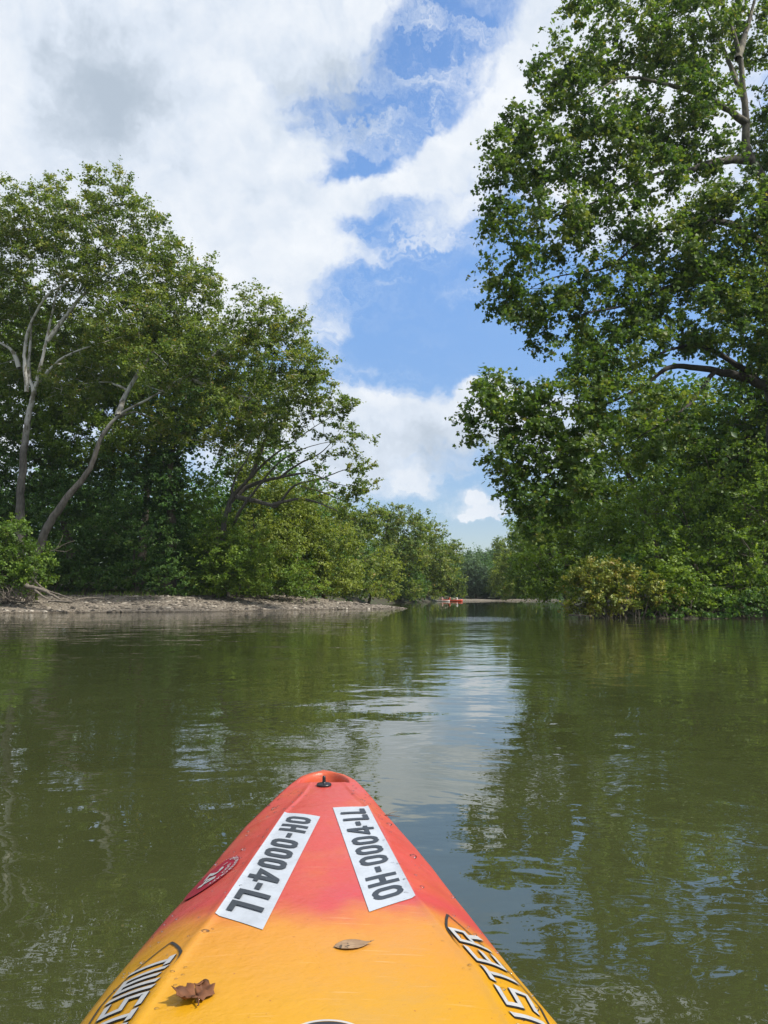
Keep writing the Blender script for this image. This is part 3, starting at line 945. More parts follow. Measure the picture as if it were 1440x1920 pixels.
# --- right bank: the great sycamore over the water
Y = 37.0
b0 = gbase(1475, Y, -0.2)
grow_tree("great_sycamore_tree", "huge dark sycamore towering over the right bank, its limbs hanging over the water", "tree", b0, [
    ([b0, (1468, 950, Y), (1462, 800, Y), (1452, 650, Y), (1446, 480, Y), (1432, 340, Y), (1402, 290, Y), (1396, 190, Y), (1384, 90, Y), (1352, 0, Y), (1330, -120, Y)], 0.72, 0.14),
    ([(1458, 735, Y), (1410, 712, Y - 1), (1340, 695, Y - 2), (1260, 688, Y - 3), (1210, 720, Y - 4), (1130, 760, Y - 5), (1040, 770, Y - 6)], 0.30, 0.05),
    ([(1432, 720, Y - .5), (1330, 655, Y - 2), (1260, 655, Y - 3), (1180, 690, Y - 4), (1080, 720, Y - 5)], 0.17, 0.03),
    ([(1404, 300, Y), (1345, 302, Y - 1), (1290, 320, Y - 2), (1235, 325, Y - 3), (1160, 360, Y - 4), (1060, 400, Y - 5), (980, 420, Y - 6)], 0.24, 0.03),
    ([(1398, 230, Y), (1330, 185, Y - 1), (1255, 160, Y - 2), (1170, 145, Y - 3), (1090, 180, Y - 4), (1010, 130, Y - 5)], 0.20, 0.03),
    ([(1446, 470, Y), (1370, 420, Y - 1), (1300, 420, Y - 2), (1220, 440, Y - 3), (1140, 500, Y - 4), (1040, 520, Y - 5), (960, 560, Y - 6)], 0.24, 0.03),
    ([(1450, 590, Y), (1370, 540, Y - 1), (1280, 530, Y - 3), (1180, 570, Y - 4), (1090, 590, Y - 5), (1020, 620, Y - 5)], 0.2, 0.03),
    ([(1396, 190, Y), (1360, 100, Y + 1), (1330, 30, Y + 1), (1300, -40, Y + 1)], 0.16, 0.05),
    ([(1384, 110, Y), (1410, 20, Y + 1), (1430, -60, Y + 1)], 0.2, 0.06),
    ([(1340, 695, Y - 2), (1290, 760, Y - 4), (1230, 800, Y - 5), (1180, 830, Y - 5)], 0.12, 0.03),
    ([(1445, 440, Y), (1500, 360, Y + 1), (1580, 280, Y + 1)], 0.3, 0.08)],
    [(985, 925, Y - 7, 34, 40, 1.1), (1000, 985, Y - 7, 30, 34, 1.0), (1060, 930, Y - 6, 60, 50, 1.6), (1110, 5, Y - 4, 55, 26, 1.4), (1060, 115, Y - 4, 70, 34, 1.8), (1000, 135, Y - 5, 20, 22, .8), (1190, 90, Y - 2, 90, 60, 2.2, 1), (1290, 60, Y - 1, 80, 80, 2.4, 1), (1400, 50, Y + 2, 60, 90, 2.0, .7),
     (1110, 200, Y - 4, 90, 40, 2), (985, 232, Y - 5, 42, 36, 1.4), (935, 300, Y - 6, 42, 44, 1.3), (1010, 300, Y - 5, 70, 60, 2), (1120, 290, Y - 3, 90, 60, 2.2, 1), (1240, 230, Y - 2, 90, 70, 2.4, 1), (1320, 260, Y - 2, 70, 70, 2.2, .7), (1240, 330, Y - 4, 80, 40, 1.6, .8), (1320, 170, Y - 2, 60, 40, 1.6, .7),
     (945, 410, Y - 6, 38, 46, 1.4), (1030, 420, Y - 5, 80, 60, 2, .9), (1140, 420, Y - 4, 70, 50, 2, .9), (1250, 470, Y - 3, 100, 70, 2.6, 1.1), (1370, 420, Y - 2.5, 90, 90, 2.6, 1.2),
     (960, 500, Y - 6, 44, 40, 1.4), (940, 560, Y - 6, 34, 40, 1.2), (1010, 570, Y - 5, 56, 50, 1.6), (1080, 520, Y - 4, 70, 40, 1.8, .8), (1000, 632, Y - 5, 36, 24, 1.0, .8), (1120, 600, Y - 4, 90, 40, 2, .9), (1180, 560, Y - 4, 70, 50, 2, .8),
     (1320, 590, Y - 3, 110, 70, 2.6), (1420, 600, Y - 2, 70, 120, 2.6), (1180, 650, Y - 5, 80, 34, 1.8, .9), (1100, 690, Y - 5, 56, 34, 1.6), (960, 735, Y - 6, 66, 30, 1.6), (900, 750, Y - 7, 34, 40, 1.2), (880, 808, Y - 7, 32, 26, 1.0), (965, 790, Y - 6, 56, 46, 1.6),
     (1050, 770, Y - 6, 70, 50, 1.8), (950, 850, Y - 7, 34, 40, 1.1), (1010, 850, Y - 6, 56, 46, 1.6), (1150, 770, Y - 6, 80, 50, 2), (960, 905, Y - 7, 26, 34, 1), (1100, 850, Y - 6, 70, 50, 1.8, .9), (1260, 760, Y - 5, 70, 50, 2, .7), (1200, 830, Y - 5, 60, 40, 1.8, .8),
     (1500, 250, Y + 1, 90, 160, 3), (1560, 500, Y, 90, 200, 3, .7), (1240, -60, Y, 180, 60, 3, .7)],
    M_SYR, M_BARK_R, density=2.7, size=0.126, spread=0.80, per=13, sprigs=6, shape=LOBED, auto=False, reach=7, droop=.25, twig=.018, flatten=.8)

rb = "trees on the right bank behind the great sycamore"
auto_tree("broadleaf_tree", "sunlit green tree behind the great sycamore's lowest limb", "tree", 1260, 46,
          [(1150, 700, 47, 80, 60, 3), (1230, 780, 46, 90, 60, 3), (1120, 830, 46, 80, 60, 3), (1320, 820, 46, 100, 70, 3), (1180, 900, 45, 100, 60, 3), (1090, 640, 48, 50, 40, 2.4), (1120, 940, 45, 70, 60, 2.5)],
          M_MID, M_BARK, 0.3, density=2.5, size=0.16, spread=0.8, per=11, group=rb, droop=.15)
auto_tree("broadleaf_tree", "green tree at the right edge with crowded foliage below the great sycamore", "tree", 1400, 43,
          [(1400, 780, 44, 90, 70, 3), (1360, 880, 43, 100, 60, 3), (1440, 700, 44, 70, 80, 3), (1460, 900, 42, 70, 80, 3), (1400, 560, 46, 80, 80, 3), (1520, 760, 44, 90, 120, 3)],
          M_MID, M_BARK, 0.3, density=2.5, size=0.16, spread=0.8, per=11, group=rb, tone_shift=-.08)
Y = 38
b0 = gbase(1290, Y + 1, -0.2)
auto_tree("leaning_tree", "dense small leaved tree leaning over the yellow bush with a dark forked trunk", "tree", 1330, 40,
          [(1180, 970, 38, 90, 50, 2), (1270, 930, 39, 70, 40, 2), (1230, 1030, 38, 90, 40, 1.8), (1150, 1010, 38, 60, 44, 1.8), (1360, 1010, 38, 80, 50, 2), (1310, 1070, 37.5, 80, 36, 1.6)],
          M_MID, M_BARK, 0.22, density=3.0, size=0.14, spread=0.7, per=11, group=rb, tone_shift=-.12)
auto_tree("leaning_tree", "fine leaved tree with branches sweeping to the water at the right edge", "tree", 1440, 37,
          [(1420, 960, 37, 60, 60, 2), (1390, 1040, 36, 70, 40, 1.8), (1440, 1080, 36, 60, 36, 1.6), (1360, 1100, 35.5, 60, 26, 1.4), (1500, 1000, 37, 70, 110, 2)],
          M_MID, M_BARK, 0.22, density=3.4, size=0.13, spread=0.65, per=12, group=rb, droop=.35)
auto_tree("waterside_bush", "yellowing olive bush growing out of the water's edge on the right", "shrub", 1140, 35.2,
          [(1130, 1070, 35, 60, 26, 1.0), (1095, 1100, 34.8, 46, 22, 0.9), (1180, 1095, 35, 60, 26, 1.0), (1080, 1135, 34.6, 40, 12, .8), (1140, 1125, 34.7, 60, 18, .9), (1230, 1110, 35, 50, 24, 1.0)],
          M_OLV, M_BARK, 0.07, density=8.0, size=0.11, spread=0.40, per=10, sprigs=6, droop=.2, twig=.012)
auto_tree("waterside_bush", "green bush with arching sprays between the yellowing bush and the right edge", "shrub", 1270, 35.6,
          [(1265, 1085, 35.4, 60, 26, 1.1), (1300, 1120, 35.2, 60, 20, 1.0), (1240, 1130, 35, 50, 14, .9), (1350, 1130, 35.2, 50, 18, 1.0), (1290, 1143, 34.8, 60, 9, .7)],
          M_MID, M_BARK, 0.07, density=7.0, size=0.11, spread=0.42, per=10, sprigs=6, droop=.3, twig=.012)

auto_tree("waterside_bush", "dark low bush at the waterline in the lower right corner of the bank", "shrub", 1410, 34.9,
          [(1380, 1120, 35.0, 50, 24, 1.0), (1430, 1128, 34.8, 50, 20, 1.0), (1480, 1110, 34.8, 60, 40, 1.2), (1400, 1146, 34.5, 60, 12, .7), (1330, 1148, 34.4, 60, 10, .6), (1260, 1149, 34.5, 50, 9, .6)],
          M_DRK, M_BARK, 0.07, density=6.0, size=0.11, spread=0.45, per=10, sprigs=6, droop=.4, twig=.012)


# --- the deep wood behind both banks: one mass nobody could count
def wood_mass(name, boxes, leaf, size=0.42):
    Ps = []
    for (x0, x1, y0, y1, h0, h1, n) in boxes:
        x = rng.uniform(x0, x1, n)
        y = rng.uniform(y0, y1, n)
        g = ground(x, y)
        top = (h1 - h0) * (0.72 + 0.28 * np.sin(x * 0.55 + 1) * np.sin(y * 0.4 + x * 0.13)) * rng.uniform(0, 1, n) ** 0.8
        Ps.append(np.stack([x, y, g + h0 + top], -1))
    C = np.concatenate(Ps)
    pos = (C[:, None] + rng.normal(0, 0.6, (len(C), 9, 3))).reshape(-1, 3)
    nrm = np.array((0, 0, 0.8)) + rng.normal(0, 0.6, pos.shape)
    tone = np.clip(np.repeat(rng.normal(0.4, 0.2, len(C)), 9) + rng.normal(0, 0.1, len(pos)), 0, 1)
    V, T, nt = leaves_mesh(pos, nrm, size * rng.uniform(0.6, 1.3, len(pos)), KITE)
    return tag(fast_mesh(name, V, T, leaf, tone=np.repeat(tone, nt)), kind='stuff')


wood_mass("woodland", [(-62, -6, 66, 84, 0, 15, 9000), (-40, -4, 84, 120, 0, 14, 5000), (-34, 6, 120, 165, 0, 14, 4000), (-10, 16, 165, 200, 0, 14, 3500),
                       (12, 60, 196, 240, 0, 13, 6000), (36, 70, 110, 196, 0, 14, 5000), (24, 50, 60, 110, 0, 16, 5000), (19, 46, 42, 60, 0, 17, 6000),
                       (-75, -36, 52, 68, 0, 16, 5000)], M_DRK)

# ------------------------------------------------------------------ kayak
def zp_of(y):
    return 0.42 + 0.018 * np.clip((np.asarray(y, float) - 1.0) / 1.35, -1, 1)


YT = 2.34


def zg_of(y):
    y = np.asarray(y, float)
    return zp_of(y) - 0.003 - 0.071 * sstep(YT - y, 0.06, 0.80)


def onz(px, py, zf):
    z = 0.42
    for _ in range(12):
        q = G(px, py, z)
        z = float(zf(q[1]))
    return G(px, py, z)


GL = [(150, 1920), (205, 1848), (262, 1781), (319, 1714), (369, 1658), (415, 1603), (461, 1549), (507, 1505), (543, 1472), (566, 1455), (585, 1448.5)]
GR = [(1045, 1920), (967, 1828), (912, 1758), (873, 1708), (842, 1669), (811, 1628), (780, 1591), (749, 1556), (718, 1521), (687, 1484), (666, 1463), (645, 1452), (627, 1447.5)]
CLp = [(254, 1920), (404, 1713), (469, 1618), (533, 1524), (572, 1484)]
CRp = [(959, 1920), (811, 1719), (779, 1680), (733, 1596), (691, 1513), (655, 1480)]
YT = float(onz(606, 1445.5, zg_of)[1])
gl = np.array([onz(*q, zg_of) for q in GL])
gr = np.array([onz(*q, zg_of) for q in GR])
cl = np.array([onz(*q, zp_of) for q in CLp])
cr = np.array([onz(*q, zp_of) for q in CRp])
tip = onz(606, 1445.5, zg_of)
gl = np.vstack([gl, tip])
gr = np.vstack([gr, tip])
YT = float(tip[1])
Y0 = 1.02
wl0, wr0 = float(np.interp(Y0, gl[:, 1], gl[:, 0])), float(np.interp(Y0, gr[:, 1], gr[:, 0]))
axis0 = (wl0 + wr0) / 2
slope = (tip[0] - axis0) / (YT - Y0)
REAR = [(-1.62, 0.0), (-1.58, 0.05), (-1.45, 0.13), (-1.2, 0.23), (-0.8, 0.325), (-0.3, 0.372), (0.2, 0.368), (0.6, 0.345)]


def axis_x(y):
    return axis0 + slope * (np.asarray(y, float) - Y0)


def edge(y, side):
    """x of the gunwale"""
    y = np.asarray(y, float)
    g = gl if side < 0 else gr
    ry = np.array([q[0] for q in REAR])
    rw = np.array([q[1] for q in REAR])
    yy = np.concatenate([ry, g[:, 1]])
    off = np.concatenate([side * rw, g[:, 0] - axis_x(g[:, 1])])
    return axis_x(y) + np.interp(y, yy, off)


def crease(y, side):
    y = np.asarray(y, float)
    c = cl if side < 0 else cr
    e = edge(y, side) - axis_x(y)
    ratio = (c[:, 0] - axis_x(c[:, 1])) / (edge(c[:, 1], side) - axis_x(c[:, 1]))
    yy = np.concatenate([[-1.7, 0.4], c[:, 1], [YT]])
    rr = np.concatenate([[0.72, 0.74], ratio, [ratio[-1]]])
    return axis_x(y) + e * np.interp(y, yy, rr)


SL_A, SL_B = onz(560.5, 1466, zp_of), onz(653.5, 1466, zp_of)
SLX, SLY, SLW = (SL_A[0] + SL_B[0]) / 2, (SL_A[1] + SL_B[1]) / 2, (SL_B[0] - SL_A[0]) / 2
SLH = (YT - SLY) - 0.028


def deck_z(x, y):
    x = np.asarray(x, float)
    y = np.asarray(y, float)
    zp, zg = zp_of(y), zg_of(y)
    gL, gR, kL, kR = edge(y, -1), edge(y, 1), crease(y, -1), crease(y, 1)
    ax = axis_x(y)
    u = np.where(x < ax, (ax - x) / np.maximum(ax - kL, 1e-4), (x - ax) / np.maximum(kR - ax, 1e-4))
    panel = zp + 0.010 * (1 - np.minimum(u, 1) ** 2) * sstep(YT - y, 0.1, 0.5)
    tL = (kL - x) / np.maximum(kL - gL, 1e-4)
    tR = (x - kR) / np.maximum(gR - kR, 1e-4)
    t_ = np.clip(np.maximum(tL, tR), 0, 1)
    z = np.where(u <= 1, panel, zp + (zg - zp) * (0.62 * t_ + 0.38 * t_ ** 2.2))
    # moulded ridge along each crease
    ridge = 0.0035 * np.exp(-((np.abs(u) - 1.0) * np.abs(np.where(x < ax, ax - kL, kR - ax)) / 0.007) ** 2) * sstep(YT - y, 0.08, 0.3)
    z = z + ridge
    # grab handle slot in the nose
    q = np.sqrt(((x - SLX) / SLW) ** 2 + ((y - SLY) / SLH) ** 2)
    s = sstep(1.0 - q, -0.02, 0.20) * sstep(y - SLY, -0.003, 0.003)
    z = z - 0.055 * s
    # seat well
    wl = sstep(y, -0.62, -0.50) * sstep(y, 0.82, 0.62) * sstep(u, 1.0, 0.82)
    z = z - 0.21 * wl
    return z


rows = np.unique(np.concatenate([np.linspace(-1.62, 0.9, 80), np.linspace(0.9, 2.05, 110), np.linspace(2.05, YT - 0.0005, 90)]))[::-1]
NS, NP_ = 12, 64
V = []
for y in rows:
    gL, gR, kL, kR = [float(f(y, s)) for f, s in ((edge, -1), (edge, 1), (crease, -1), (crease, 1))]
    xs_ = np.concatenate([np.linspace(gL, kL, NS, endpoint=False), np.linspace(kL, kR, NP_, endpoint=False), np.linspace(kR, gR, NS + 1)])
    zd = deck_z(xs_, np.full_like(xs_, y))
    ax = float(axis_x(y))
    zg = float(zg_of(y))
    bow = sstep(np.array(YT - y), 0.0, 0.5)
    low = []
    for f, dz in ((1.012, 0.010), (1.012, 0.022), (0.985, 0.05), (0.93, 0.16), (0.84, 0.30), (0.62, 0.41), (0.30, 0.46)):
        low.append((f, zg - dz * (0.35 + 0.65 * float(bow)) - 0.0))
    right = [(ax + (gR - ax) * f, y - (zg - z) * 0.55 * float(1 - bow), z) for f, z in low]
    left = [(ax + (gL - ax) * f, y - (zg - z) * 0.55 * float(1 - bow), z) for f, z in low][::-1]
    V.append([(x, y, z) for x, z in zip(xs_, zd)] + right + left)
V = np.array(V)
nr, ncl = V.shape[:2]
i = (np.arange(nr - 1)[:, None] * ncl + np.arange(ncl)[None]).reshape(-1)
j = (np.arange(nr - 1)[:, None] * ncl + (np.arange(ncl)[None] + 1) % ncl).reshape(-1)
T = np.concatenate([np.stack([i, i + ncl, j + ncl], -1), np.stack([i, j + ncl, j], -1)])
kb = np.array((float(axis_x(0.3)), 0.3, 0.0))
kayak = empty("sit_on_top_kayak", kb)
tag(kayak, "red and orange plastic kayak pointing up the river in the foreground", "kayak")

m_hull, t, b = mat("blended_plastic")
pos = t.node('ShaderNodeNewGeometry').outputs['Position']
sp = t.node('ShaderNodeSeparateXYZ')
t.l.new(pos, sp.inputs[0])
n1 = t.m('SUBTRACT', t.noise(pos, 7.0, 5, 0.6), 0.5)
n2 = t.m('SUBTRACT', t.noise(pos, 26.0, 5, 0.65), 0.5)
xo = t.m('ABSOLUTE', t.m('ADD', sp.outputs[0], 0.09))
f = t.m('ADD', t.m('SUBTRACT', sp.outputs[1], t.m('MULTIPLY', xo, 0.18)), t.m('ADD', t.m('MULTIPLY', n1, 0.16), t.m('MULTIPLY', n2, 0.04)))
redness = t.smooth(f, 1.235, 1.40)
mott = t.smooth(t.noise(t.mapping(pos, scale=(1, 0.7, 1)), 5.5, 6, 0.65), 0.46, 0.70)
red = t.mix(t.m('MULTIPLY', mott, 0.7), (0.44, 0.062, 0.048), (0.47, 0.100, 0.034))
pinkband = t.m('MULTIPLY', t.smooth(f, 1.28, 1.34), t.smooth(f, 1.50, 1.38))
red = t.mix(t.m('MULTIPLY', pinkband, 0.6), red, (0.43, 0.046, 0.052))
tipo = t.smooth(sp.outputs[1], YT - 0.16, YT - 0.02)
red = t.mix(t.m('MULTIPLY', tipo, 0.75), red, (0.44, 0.080, 0.018))
ora = t.mix(t.m('SUBTRACT', t.smooth(f, 1.0, 1.28), t.smooth(xo, 0.20, 0.34), clamp=True), (0.48, 0.238, 0.007), (0.50, 0.208, 0.024))
colr = t.mix(redness, ora, red)
speck = t.noise(pos, 160.0, 2, 0.5)
colr = t.mix(t.smooth(speck, 0.70, 0.78), colr, (0.30, 0.10, 0.03))
# scuffs, fine scratches and a film of dried silt
scr = t.m('MAXIMUM', t.smooth(t.noise(t.mapping(pos, rot=(0, 0, R(17)), scale=(9, 240, 1)), 1.0, 2, 0.5), 0.67, 0.74),
          t.smooth(t.noise(t.mapping(pos, rot=(0, 0, R(-58)), scale=(7, 200, 1)), 1.0, 2, 0.5), 0.69, 0.75))
scr = t.m('MULTIPLY', scr, t.smooth(t.noise(pos, 6.0, 3, 0.6), 0.42, 0.62))
colr = t.mix(t.m('MULTIPLY', scr, 0.35), colr, (0.62, 0.42, 0.24))
silt = t.smooth(t.noise(pos, 3.2, 7, 0.72), 0.52, 0.76)
colr = t.mix(t.m('MULTIPLY', silt, 0.16), colr, (0.26, 0.20, 0.12))
t.l.new(colr, b.inputs['Base Color'])
b.inputs['Roughness'].default_value = 0.36
t.l.new(t.smooth(t.noise(pos, 12.0, 5, 0.7), 0.3, 0.7, 0.30, 0.46), b.inputs['Roughness'])
b.inputs['Specular IOR Level'].default_value = 0.5
b.inputs['Subsurface Weight'].default_value = 0.0
bp = t.node('ShaderNodeBump')
bp.inputs['Strength'].default_value = 0.6
bp.inputs['Distance'].default_value = 0.004
t.l.new(t.m('ADD', t.noise(pos, 22.0, 4, 0.6), t.m('MULTIPLY', t.noise(pos, 120.0, 3, 0.6), 0.25)), bp.inputs['Height'])
t.l.new(bp.outputs[0], b.inputs['Normal'])
fast_mesh("hull", V.reshape(-1, 3) - kb, T, m_hull, kayak, smooth=True)


def flat_mat(name, col, rough=0.5):
    m, t, b = mat(name)
    pos = t.node('ShaderNodeNewGeometry').outputs['Position']
    n = t.m('ADD', t.m('MULTIPLY', t.noise(pos, 18.0, 7, 0.7), 0.7), t.m('MULTIPLY', t.noise(pos, 140.0, 4, 0.65), 0.3))
    t.l.new(t.ramp(n, [(0.32, tuple(x * 0.80 for x in col)), (0.55, col)]), b.inputs['Base Color'])
    b.inputs['Roughness'].default_value = rough
    return m


M_WHITE = flat_mat("white_vinyl", (0.405, 0.435, 0.475), 0.45)
M_INK = flat_mat("dark_ink", (0.035, 0.042, 0.052), 0.5)
M_BLACK = flat_mat("black_ink", (0.025, 0.025, 0.028), 0.45)
M_LOGO = flat_mat("white_print", (0.41, 0.41, 0.41), 0.45)
M_CRIM = flat_mat("crimson_vinyl", (0.30, 0.005, 0.028), 0.4)
M_PLUG = flat_mat("black_rubber", (0.012, 0.012, 0.016), 0.35)


def strokes_mesh(name, strokes, mapf, matl, parent, seg=0.0):
    """flat lettering from thick pen strokes [(points, half_width, closed)], laid on the surface by mapf(a, b, level)"""
    VV, FF = [], []
    for k, (pts, hw, closed) in enumerate(strokes):
        p = np.array(pts, float)
        if closed:
            p = np.vstack([p, p[0]])
        # split long pieces so that the ink follows the surface
        q = [p[0]]
        for a_, b_ in zip(p[:-1], p[1:]):
            n = max(1, int(np.linalg.norm(b_ - a_) / 0.012))
            for s in range(1, n + 1):
                q.append(a_ + (b_ - a_) * s / n)
        p = np.array(q)
        n = len(p)
        d = np.diff(p, axis=0)
        d /= np.linalg.norm(d, axis=1)[:, None] + 1e-9
        if closed:
            din = np.vstack([d[-1], d])
            dout = np.vstack([d, d[0]])
        else:
            din = np.vstack([d[0], d])
            dout = np.vstack([d, d[-1]])
        nin = np.stack([-din[:, 1], din[:, 0]], -1)
        nout = np.stack([-dout[:, 1], dout[:, 0]], -1)
        m_ = unit(nin + nout)
        c = np.maximum((m_ * nin).sum(1), 0.45)
        L = p + m_ * (hw / c)[:, None]
        Rr = p - m_ * (hw / c)[:, None]
        base = len(VV)
        for l_, r_ in zip(L, Rr):
            VV.append(mapf(l_[0], l_[1], k))
            VV.append(mapf(r_[0], r_[1], k))
        for s in range(n - 1):
            FF.append((base + 2 * s, base + 2 * s + 1, base + 2 * s + 3, base + 2 * s + 2))
    return mesh_obj(name, VV, FF, matl, parent, smooth=False)


def rrect(x0, x1, y0, y1, r, n=5):
    o = []
    for cx, cyy, a0 in ((x1 - r, y1 - r, 0), (x0 + r, y1 - r, 90), (x0 + r, y0 + r, 180), (x1 - r, y0 + r, 270)):
        for s in range(n + 1):
            a = R(a0 + 90 * s / n)
            o.append((cx + r * math.cos(a), cyy + r * math.sin(a)))
    return o


def glyph(ch, x, wd, h, hw):
    """narrow gothic capitals and figures; x left edge, wd width, h height, hw half stroke"""
    a, b_, c, d = x + hw, x + wd - hw, hw, h - hw
    if ch in 'O0':
        return [(rrect(a, b_, c, d, min(wd, h) * 0.36), hw, True)]
    if ch == 'H':
        return [([(a, 0), (a, h)], hw, False), ([(b_, 0), (b_, h)], hw, False), ([(a + hw, h / 2), (b_ - hw, h / 2)], hw, False)]
    if ch == 'L':
        return [([(a, h), (a, c), (x + wd, c)], hw, False)]
    if ch == '4':
        return [([(b_ - 0.4 * hw, 0), (b_ - 0.4 * hw, h)], hw, False), ([(b_ - hw, h - 0.5 * hw), (a, h * 0.30), (x + wd + 1.1 * hw, h * 0.30)], hw * 0.8, False)]
    if ch == '-':
        return [([(x + wd * 0.1, h * 0.5), (x + wd * 0.9, h * 0.5)], hw * 0.9, False)]
    if ch == '2':
        return [([(a, h * 0.72), (a + wd * 0.05, d - 0.1 * h), (x + wd / 2, d), (b_, d - 0.12 * h), (b_, h * 0.58), (a, c), (x + wd, c)], hw, False)]
    return []


def place(px, py):
    """point of the deck seen at a photo pixel"""
    z = 0.42
    for _ in range(25):
        q = G(px, py, z)
        z = 0.5 * z + 0.5 * float(deck_z(q[0], q[1]))
    return G(px, py, z)[:2]


def sticker(corners, text):
    """corners in photo pixels: start-outer, start-inner, end-outer, end-inner"""
    c00, c01, c10, c11 = [np.array(place(*q)) for q in corners]
    Ls = (np.linalg.norm(c10 - c00) + np.linalg.norm(c11 - c01)) / 2
    Ws = (np.linalg.norm(c01 - c00) + np.linalg.norm(c11 - c10)) / 2

    def mapf(a, b_, k, lift=0.0020):
        s, r = a / Ls, b_ / Ws
        q = (c00 * (1 - s) + c10 * s) * (1 - r) + (c01 * (1 - s) + c11 * s) * r
        return (q[0] - kb[0], q[1] - kb[1], float(deck_z(q[0], q[1])) + lift + 0.00012 * k - kb[2])
    na, nb = 40, 12
    VV = [mapf(Ls * u / na, Ws * v / nb, 0, 0.0012) for u in range(na + 1) for v in range(nb + 1)]
    FF = [(u * (nb + 1) + v, (u + 1) * (nb + 1) + v, (u + 1) * (nb + 1) + v + 1, u * (nb + 1) + v + 1) for u in range(na) for v in range(nb)]
    s = mesh_obj("registration_sticker", VV, FF, M_WHITE, kayak)
    adv = {'-': 0.72, 'L': 0.86, '4': 1.08}
    tot = sum(adv.get(ch, 1.0) for ch in text)
    unit_w = Ls * 0.93 / tot
    h = Ws * 0.70
    st = []
    x = Ls * 0.035
    for ch in text:
        aw = adv.get(ch, 1.0) * unit_w
        for pts, hw, cl_ in glyph(ch, 0, aw * 0.80, h, Ws * 0.070):
            st.append(([(x + aw * 0.10 + p[0], Ws * 0.15 + p[1]) for p in pts], hw, cl_))
        x += aw
    strokes_mesh("registration_number", st, mapf, M_INK, s)
    return s


sticker([(533.5, 1523), (600.5, 1532), (403.5, 1713), (492.5, 1744.5)], "OH-0004-LL")
sticker([(779, 1680), (692.5, 1711), (690, 1511), (624, 1515)], "OH-0004-LL")


def strip_map(side, ya, yb, t0, t1, lift):
    """reading along the side strip: a from ya to yb, b from outer edge (0) to inner crease (1)"""
    def f(a, b_, k):
        y = ya + (yb - ya) * a
        tt = t0 + (t1 - t0) * b_
        g, c = float(edge(y, side)), float(crease(y, side))
        x = g + (c - g) * min(tt, 1.0)
        if tt < 0:
            x = g
            return (x - kb[0], y - kb[1], float(zg_of(y)) + lift + 0.00012 * k + tt * 0.05)
        return (x - kb[0], y - kb[1], float(deck_z(x, y)) + lift + 0.00012 * k)
    return f


# italic block lettering on both side strips: letters leave white strokes with a dark outline
LET = {
    'T': [[(0.06, 0.90), (0.94, 0.90)], [(0.50, 0.85), (0.50, 0.04)]],
    'W': [[(0.08, 0.98), (0.12, 0.12), (0.50, 0.12), (0.88, 0.12), (0.92, 0.98)], [(0.50, 0.12), (0.50, 0.92)]],
    'I': [[(0.5, 0.98), (0.5, 0.02)]],
    'S': [[(0.95, 0.90), (0.12, 0.90), (0.12, 0.52), (0.88, 0.52), (0.88, 0.12), (0.04, 0.12)]],
    'E': [[(0.95, 0.90), (0.12, 0.90), (0.12, 0.10), (0.95, 0.10)], [(0.2, 0.50), (0.85, 0.50)]],
    'R': [[(0.12, 0.02), (0.12, 0.90), (0.85, 0.90), (0.85, 0.52), (0.2, 0.50)], [(0.55, 0.48), (0.92, 0.02)]],
}
ADV = {'T': 0.95, 'W': 1.35, 'I': 0.55, 'S': 1.1, 'E': 1.05, 'R': 1.1}


def side_logo(side, y_bow, y_stern, rev):
    word = "TWISTER"
    tot = sum(ADV[c] for c in word)
    Ls = abs(y_bow - y_stern)
    asp = 0.060                 # strip depth used by the letters, metres
    white, dark = [], []
    x = 0.0
    for n_, ch in enumerate(word):
        wd = ADV[ch] / tot * 1.0
        for pts in LET[ch]:
            P2 = []
            for (u, v) in pts:
                a = x + wd * (0.06 + 0.86 * u) + (-0.13 if rev else 0.13) * (v - 0.5)
                P2.append((a * Ls, v * asp))
            white.append((P2, 0.0036, False))
            dark.append((P2, 0.0048, False))
        x += wd

    def conv(lift):
        g = strip_map(side, y_bow, y_stern, 0.30, 0.92, lift) if not rev else strip_map(side, y_stern, y_bow, 0.30, 0.92, lift)
        return lambda a, b_, k: g(a / Ls, b_ / asp, k)
    root = strokes_mesh("side_logo", dark, conv(0.0012), M_BLACK, kayak)
    strokes_mesh("logo_lettering", white, conv(0.0024), M_LOGO, root)
    sw = []
    s0 = 0.0 if not rev else Ls
    sg = 1 if not rev else -1
    for up_ in (1.16, -0.14):
        sw.append(([(s0 - sg * 0.055 * (1 - (q / 12)) + sg * Ls * 0.9 * (q / 12), (0.55 + (up_ - 0.55) * math.sin(min(1, q / 5) * math.pi / 2)) * asp) for q in range(13)], 0.0016, False))
    strokes_mesh("logo_swoosh", sw, conv(0.0014), M_BLACK, root)


yl0, yl1 = float(place(338, 1781)[1]), float(place(255, 1885)[1])
side_logo(-1, yl0, yl0 - (yl0 - yl1) * 7.05 / 3.95, False)
yr0, yr1 = float(place(893, 1762)[1]), float(place(985, 1900)[1])
side_logo(1, yr0, yr0 - (yr0 - yr1) * 7.05 / 4.2, True)

# round livery sticker wrapped over the left gunwale
cy_ = 1.607


